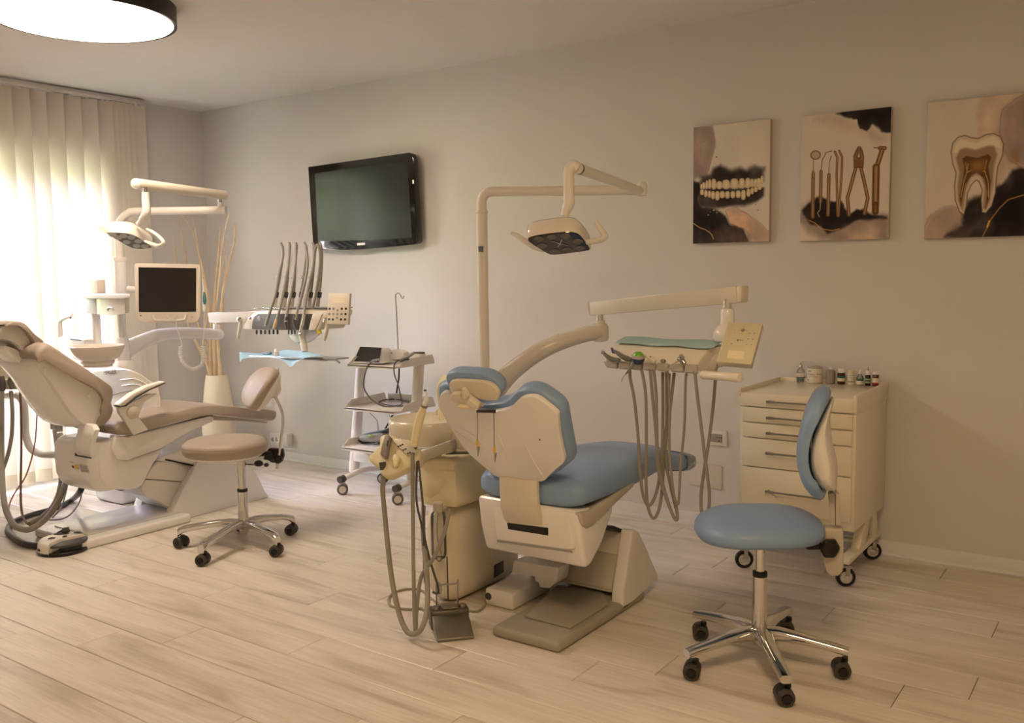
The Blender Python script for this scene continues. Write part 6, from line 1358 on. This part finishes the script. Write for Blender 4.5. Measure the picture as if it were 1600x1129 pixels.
for k, (fl_, fr_2) in enumerate((((138, 384), (478, 384)), ((122, 600), (470, 596)), ((108, 800), (462, 800)))):
    zz = (cE.one(*fl_, y=-.58).z)
    SH_.append(zz)
    y0, y1 = -.585, -.20
    x0, x1 = cE.one(fl_[0], fl_[1], y=y0).x, xr_+.015
    m = M(); m.bbox(x0, x1, y0, y1, zz-.010, zz+.004, .004)
    m.loft([[V((xx, y0+.0, zz)), V((xx, y0+.06, zz+.045)), V((xx, y1-.02, zz+.055)), V((xx, y1, zz))] for xx in (x0, x0+.006)], bev=.002)
    m.loft([[V((xx, y0+.06, zz)), V((xx, y0+.10, zz+.04)), V((xx, y1-.02, zz+.05)), V((xx, y1, zz))] for xx in (x1-.006, x1)], bev=.002)
    m.bbox(x0+.02, x1-.02, y1-.006, y1, zz, zz+.05, .002); m.bbox(x0, x1, y0, y0+.008, zz-.016, zz+.006, .003)
    m.done('shelf', CW, t)
yk_ = -.30
pl0 = cE.one(395, 310, y=yk_)
th = thing('hook_pole', (pl0.x, yk_, SH_[0]), 'thin steel pole with curled hook rising from the equipment cart', 'pole')
M().tube([cE.one(395, 385, y=yk_)]+cE([(393, 305), (388, 180), (384, 100), (380, 40), (386, 28), (396, 26), (406, 36), (414, 50), (421, 46), (420, 38)], y=yk_), .0042, n=10).done('rod', STEEL, th)
# device with sloped screen
z0 = SH_[0]+.004
th = thing('endo_motor', cE1.one(450, 545, y=-.5), 'white tabletop device with sloped black screen on the top cart shelf', 'device')
scp = cE1([(165, 528), (300, 236), (708, 252), (660, 542)], y=-.50)
sn = (scp[3]-scp[0]).cross(scp[1]-scp[0]).normalized()
fl4 = [cE1.one(162, 530, y=-.545), cE1.one(300, 238, y=-.42), cE1.one(706, 252, y=-.42), cE1.one(690, 548, y=-.545)]
bk4 = [V((fl4[0].x+.01, -.33, fl4[0].z)), V((fl4[1].x, -.36, fl4[1].z-.01)), V((fl4[2].x+.03, -.36, fl4[2].z-.02)), V((fl4[3].x+.03, -.33, fl4[3].z))]
bk4 = [cE1.one(300, 480, y=-.36), cE1.one(330, 250, y=-.37), cE1.one(830, 262, y=-.37), cE1.one(1030, 470, y=-.36)]
M().loft([fl4, bk4], bev=.006).done('housing', WHITE2, th)
n_ = (fl4[3]-fl4[0]).cross(fl4[1]-fl4[0]).normalized()
if n_.y > 0: n_ = -n_
def on(a, b): 
    u, v = a, b; return (fl4[0].lerp(fl4[3], u)).lerp(fl4[1].lerp(fl4[2], u), v)+n_*.002
M().prism([on(.05, .1), on(.05, .97), on(.97, .97), on(.91, .1)], -n_*.003).done('screen', BLACKG, th)
pm_ = cE1.one(900, 390, y=-.40)
M().prism(catmull(cE1([(835, 360), (850, 310), (920, 290), (1000, 310), (1070, 340), (1080, 420), (1000, 470), (880, 470), (838, 440)], y=-.43), 2, True), V((0, .05, 0)), .010, 3).done('pump', WHITE2, th)
M().ell(cE1.one(866, 353, y=-.432), .003, .003, .003).done('screw', BLACK, th)
M().tube(cE1([(500, 510), (560, 485), (655, 470)], y=-.56), [.005, .009, .007], n=10).done('plug', GREY, th)
M().tube([cE1.one(510, 505, y=-.56), cE1.one(430, 620, y=-.6), cE1.one(375, 850, y=-.62)]+cE2([(400, 0), (520, 160), (680, 258), (830, 282), (960, 264), (1030, 250), (1050, 200), (1010, 20)], y=-.61)+cE1([(980, 900), (920, 740), (910, 600), (935, 520), (1000, 470)], y=-.60), .0042, n=8).done('cord', HOSED, th)
M().tube(cE2([(650, 200), (720, 165), (900, 150), (1060, 170), (1180, 200), (1060, 270), (900, 265), (760, 245), (660, 215)], z=SH_[1]+.012), .004, n=8).done('cord_loop', HOSED, th)
M().tube(cE1([(1000, 480), (1000, 620), (995, 800), (970, 950), (955, 1060)], y=-.30), .0055, n=8).done('power_cord', BLACK, th)
th = thing('endo_handpiece', cE1.one(1150, 430, y=-.52), 'slim grey handpiece resting against the right end of the top cart shelf', 'handpiece')
M().tube(cE1([(1000, 480), (1080, 440), (1180, 400), (1260, 350), (1280, 340)], y=-.52), [.007, .011, .010, .008, .005], n=12).done('handle', GREY, th)
M().tube(cE1([(1030, 500), (1100, 470), (1170, 460)], y=-.53), .007, n=8).done('cradle', DARKG, th)
# curing device on the bottom shelf
zb2 = SH_[2]+.004
th = thing('pedal_switch', V((cE.one(255, 770, y=-.42).x, -.42, zb2)), 'grey foot switch with slate lid and green button on the bottom cart shelf', 'foot switch')
q = [(cE2.one(a, b, y=-.45)) for a, b in ((275, 860), (350, 905), (600, 910), (700, 850), (720, 760), (640, 745), (350, 790), (285, 810))]
M().prism([V((p.x, p.y, p.z)) for p in q], V((0, .12, 0)), .008, 2).done('body', GREY, th)
M().prism([cE2.one(a, b, y=-.44) for a, b in ((275, 800), (400, 755), (640, 712), (740, 690), (760, 715), (640, 755), (360, 800), (350, 890), (280, 860))], V((0, .12, 0)), .005, 2).done('lid', mat('slate_lid', (96, 108, 116), .45), th)
M().ell(cE2.one(500, 800, y=-.452), .02, .012, .010).done('button', mat('lime_button', (150, 180, 96), .4), th)
M().tube([cE2.one(a, b, y=-.46) for a, b in ((280, 870), (350, 930), (450, 945), (560, 935), (640, 915))], .004, n=8).done('base_rim', BLACK, th)
M().tube(cE2([(745, 690), (800, 670), (880, 665)], y=-.40), .006, n=8).done('plug', BLACK, th)
M().tube(cE2([(750, 680), (820, 560), (880, 440), (910, 350)], y=-.36), .0055, n=8).done('power_cord', BLACK, th)
M().tube(cE2([(540, 320), (480, 335), (470, 375), (540, 450), (605, 520), (622, 600), (632, 720)], y=-.44), .003, n=8).done('wire_frame', STEEL, th)
M().tube(cE2([(720, 330), (790, 400), (840, 450), (852, 560), (860, 740)], y=-.44), .003, n=8).done('wire_frame', STEEL, th)

# ================================================================== vase with dried branches
vx = P1(340, 590, y=-.30).x
t = thing('floor_vase', (vx+.02, -.30, 0), 'tall cream tapered floor vase in the corner behind beige chair', 'vase')
vc = V((P1(341, 640, y=-.30).x, -.30, 0)); zv = P1(340, 585, y=-.30).z
M().lathe(vc, [(.02, 0), (.085, 0), (.10, .02), (.118, .14), (.124, .24), (.120, .34), (.108, .46), (.092, .58), (.080, zv-.01), (.079, zv), (.074, zv-.004), (.072, zv-.05), (.085, zv-.2), (.02, zv-.25)], n=48).done('body', mat('vase_cream', (232, 221, 200), .45), t)
BR = [([(290, 1066), (262, 960), (240, 870), (255, 760), (275, 640), (262, 520), (232, 400), (210, 270), (185, 170), (150, 90), (92, 20)], .010), ([(300, 1066), (250, 970), (190, 850), (140, 730), (122, 560), (128, 330), (108, 200), (86, 60)], .009), ([(320, 1066), (318, 900), (312, 700), (320, 520), (336, 330), (346, 200), (352, 100)], .013), ([(330, 1066), (300, 840), (318, 640), (342, 480), (372, 170), (410, 10)], .009),
      ([(345, 1066), (330, 900), (352, 640), (376, 480), (380, 330), (390, 180)], .010), ([(352, 1066), (340, 860), (362, 640), (374, 500), (410, 340), (436, 230), (450, 150), (442, 70)], .009), ([(310, 1066), (270, 880), (205, 720), (228, 560), (250, 480)], .010), ([(296, 1066), (288, 900), (292, 700), (270, 560), (215, 280)], .012), ([(282, 1066), (240, 930), (130, 720), (84, 430), (60, 300), (46, 160)], .007), ([(338, 1066), (345, 900), (300, 700), (246, 420), (205, 240), (190, 130), (170, 40)], .007)]
LB = ['thickest left arching', 'pale left wavy', 'broad upright central', 'long thin right', 'straight flat right', 'rightmost crooked', 'short bent', 'curved inner left', 'thin faint leftmost', 'thin inner']
for i, ((pts, rr_), lb) in enumerate(zip(BR, LB)):
    yy = -.30+.05*math.sin(i*2.3)
    q = [cV.one(a, b, y=-.30+(yy+.30)*(1 if k else .3)) for k, (a, b) in enumerate(pts)]
    q = [vc+V((.02*math.sin(i), .02*math.cos(i), zv-.22))]+q
    q2 = catmull(q, 4); n_ = len(q2)
    m = M(); m.tube(q2, [max(.003, 1.7*rr_*(1-.75*(k/n_)**1.4)) for k in range(n_)], n=6, sub=1, flat=.5)
    m.done('dried_branch', WOODB, label=lb+' dried branch standing in the cream floor vase', cat='branch', group='dried branches in the floor vase')
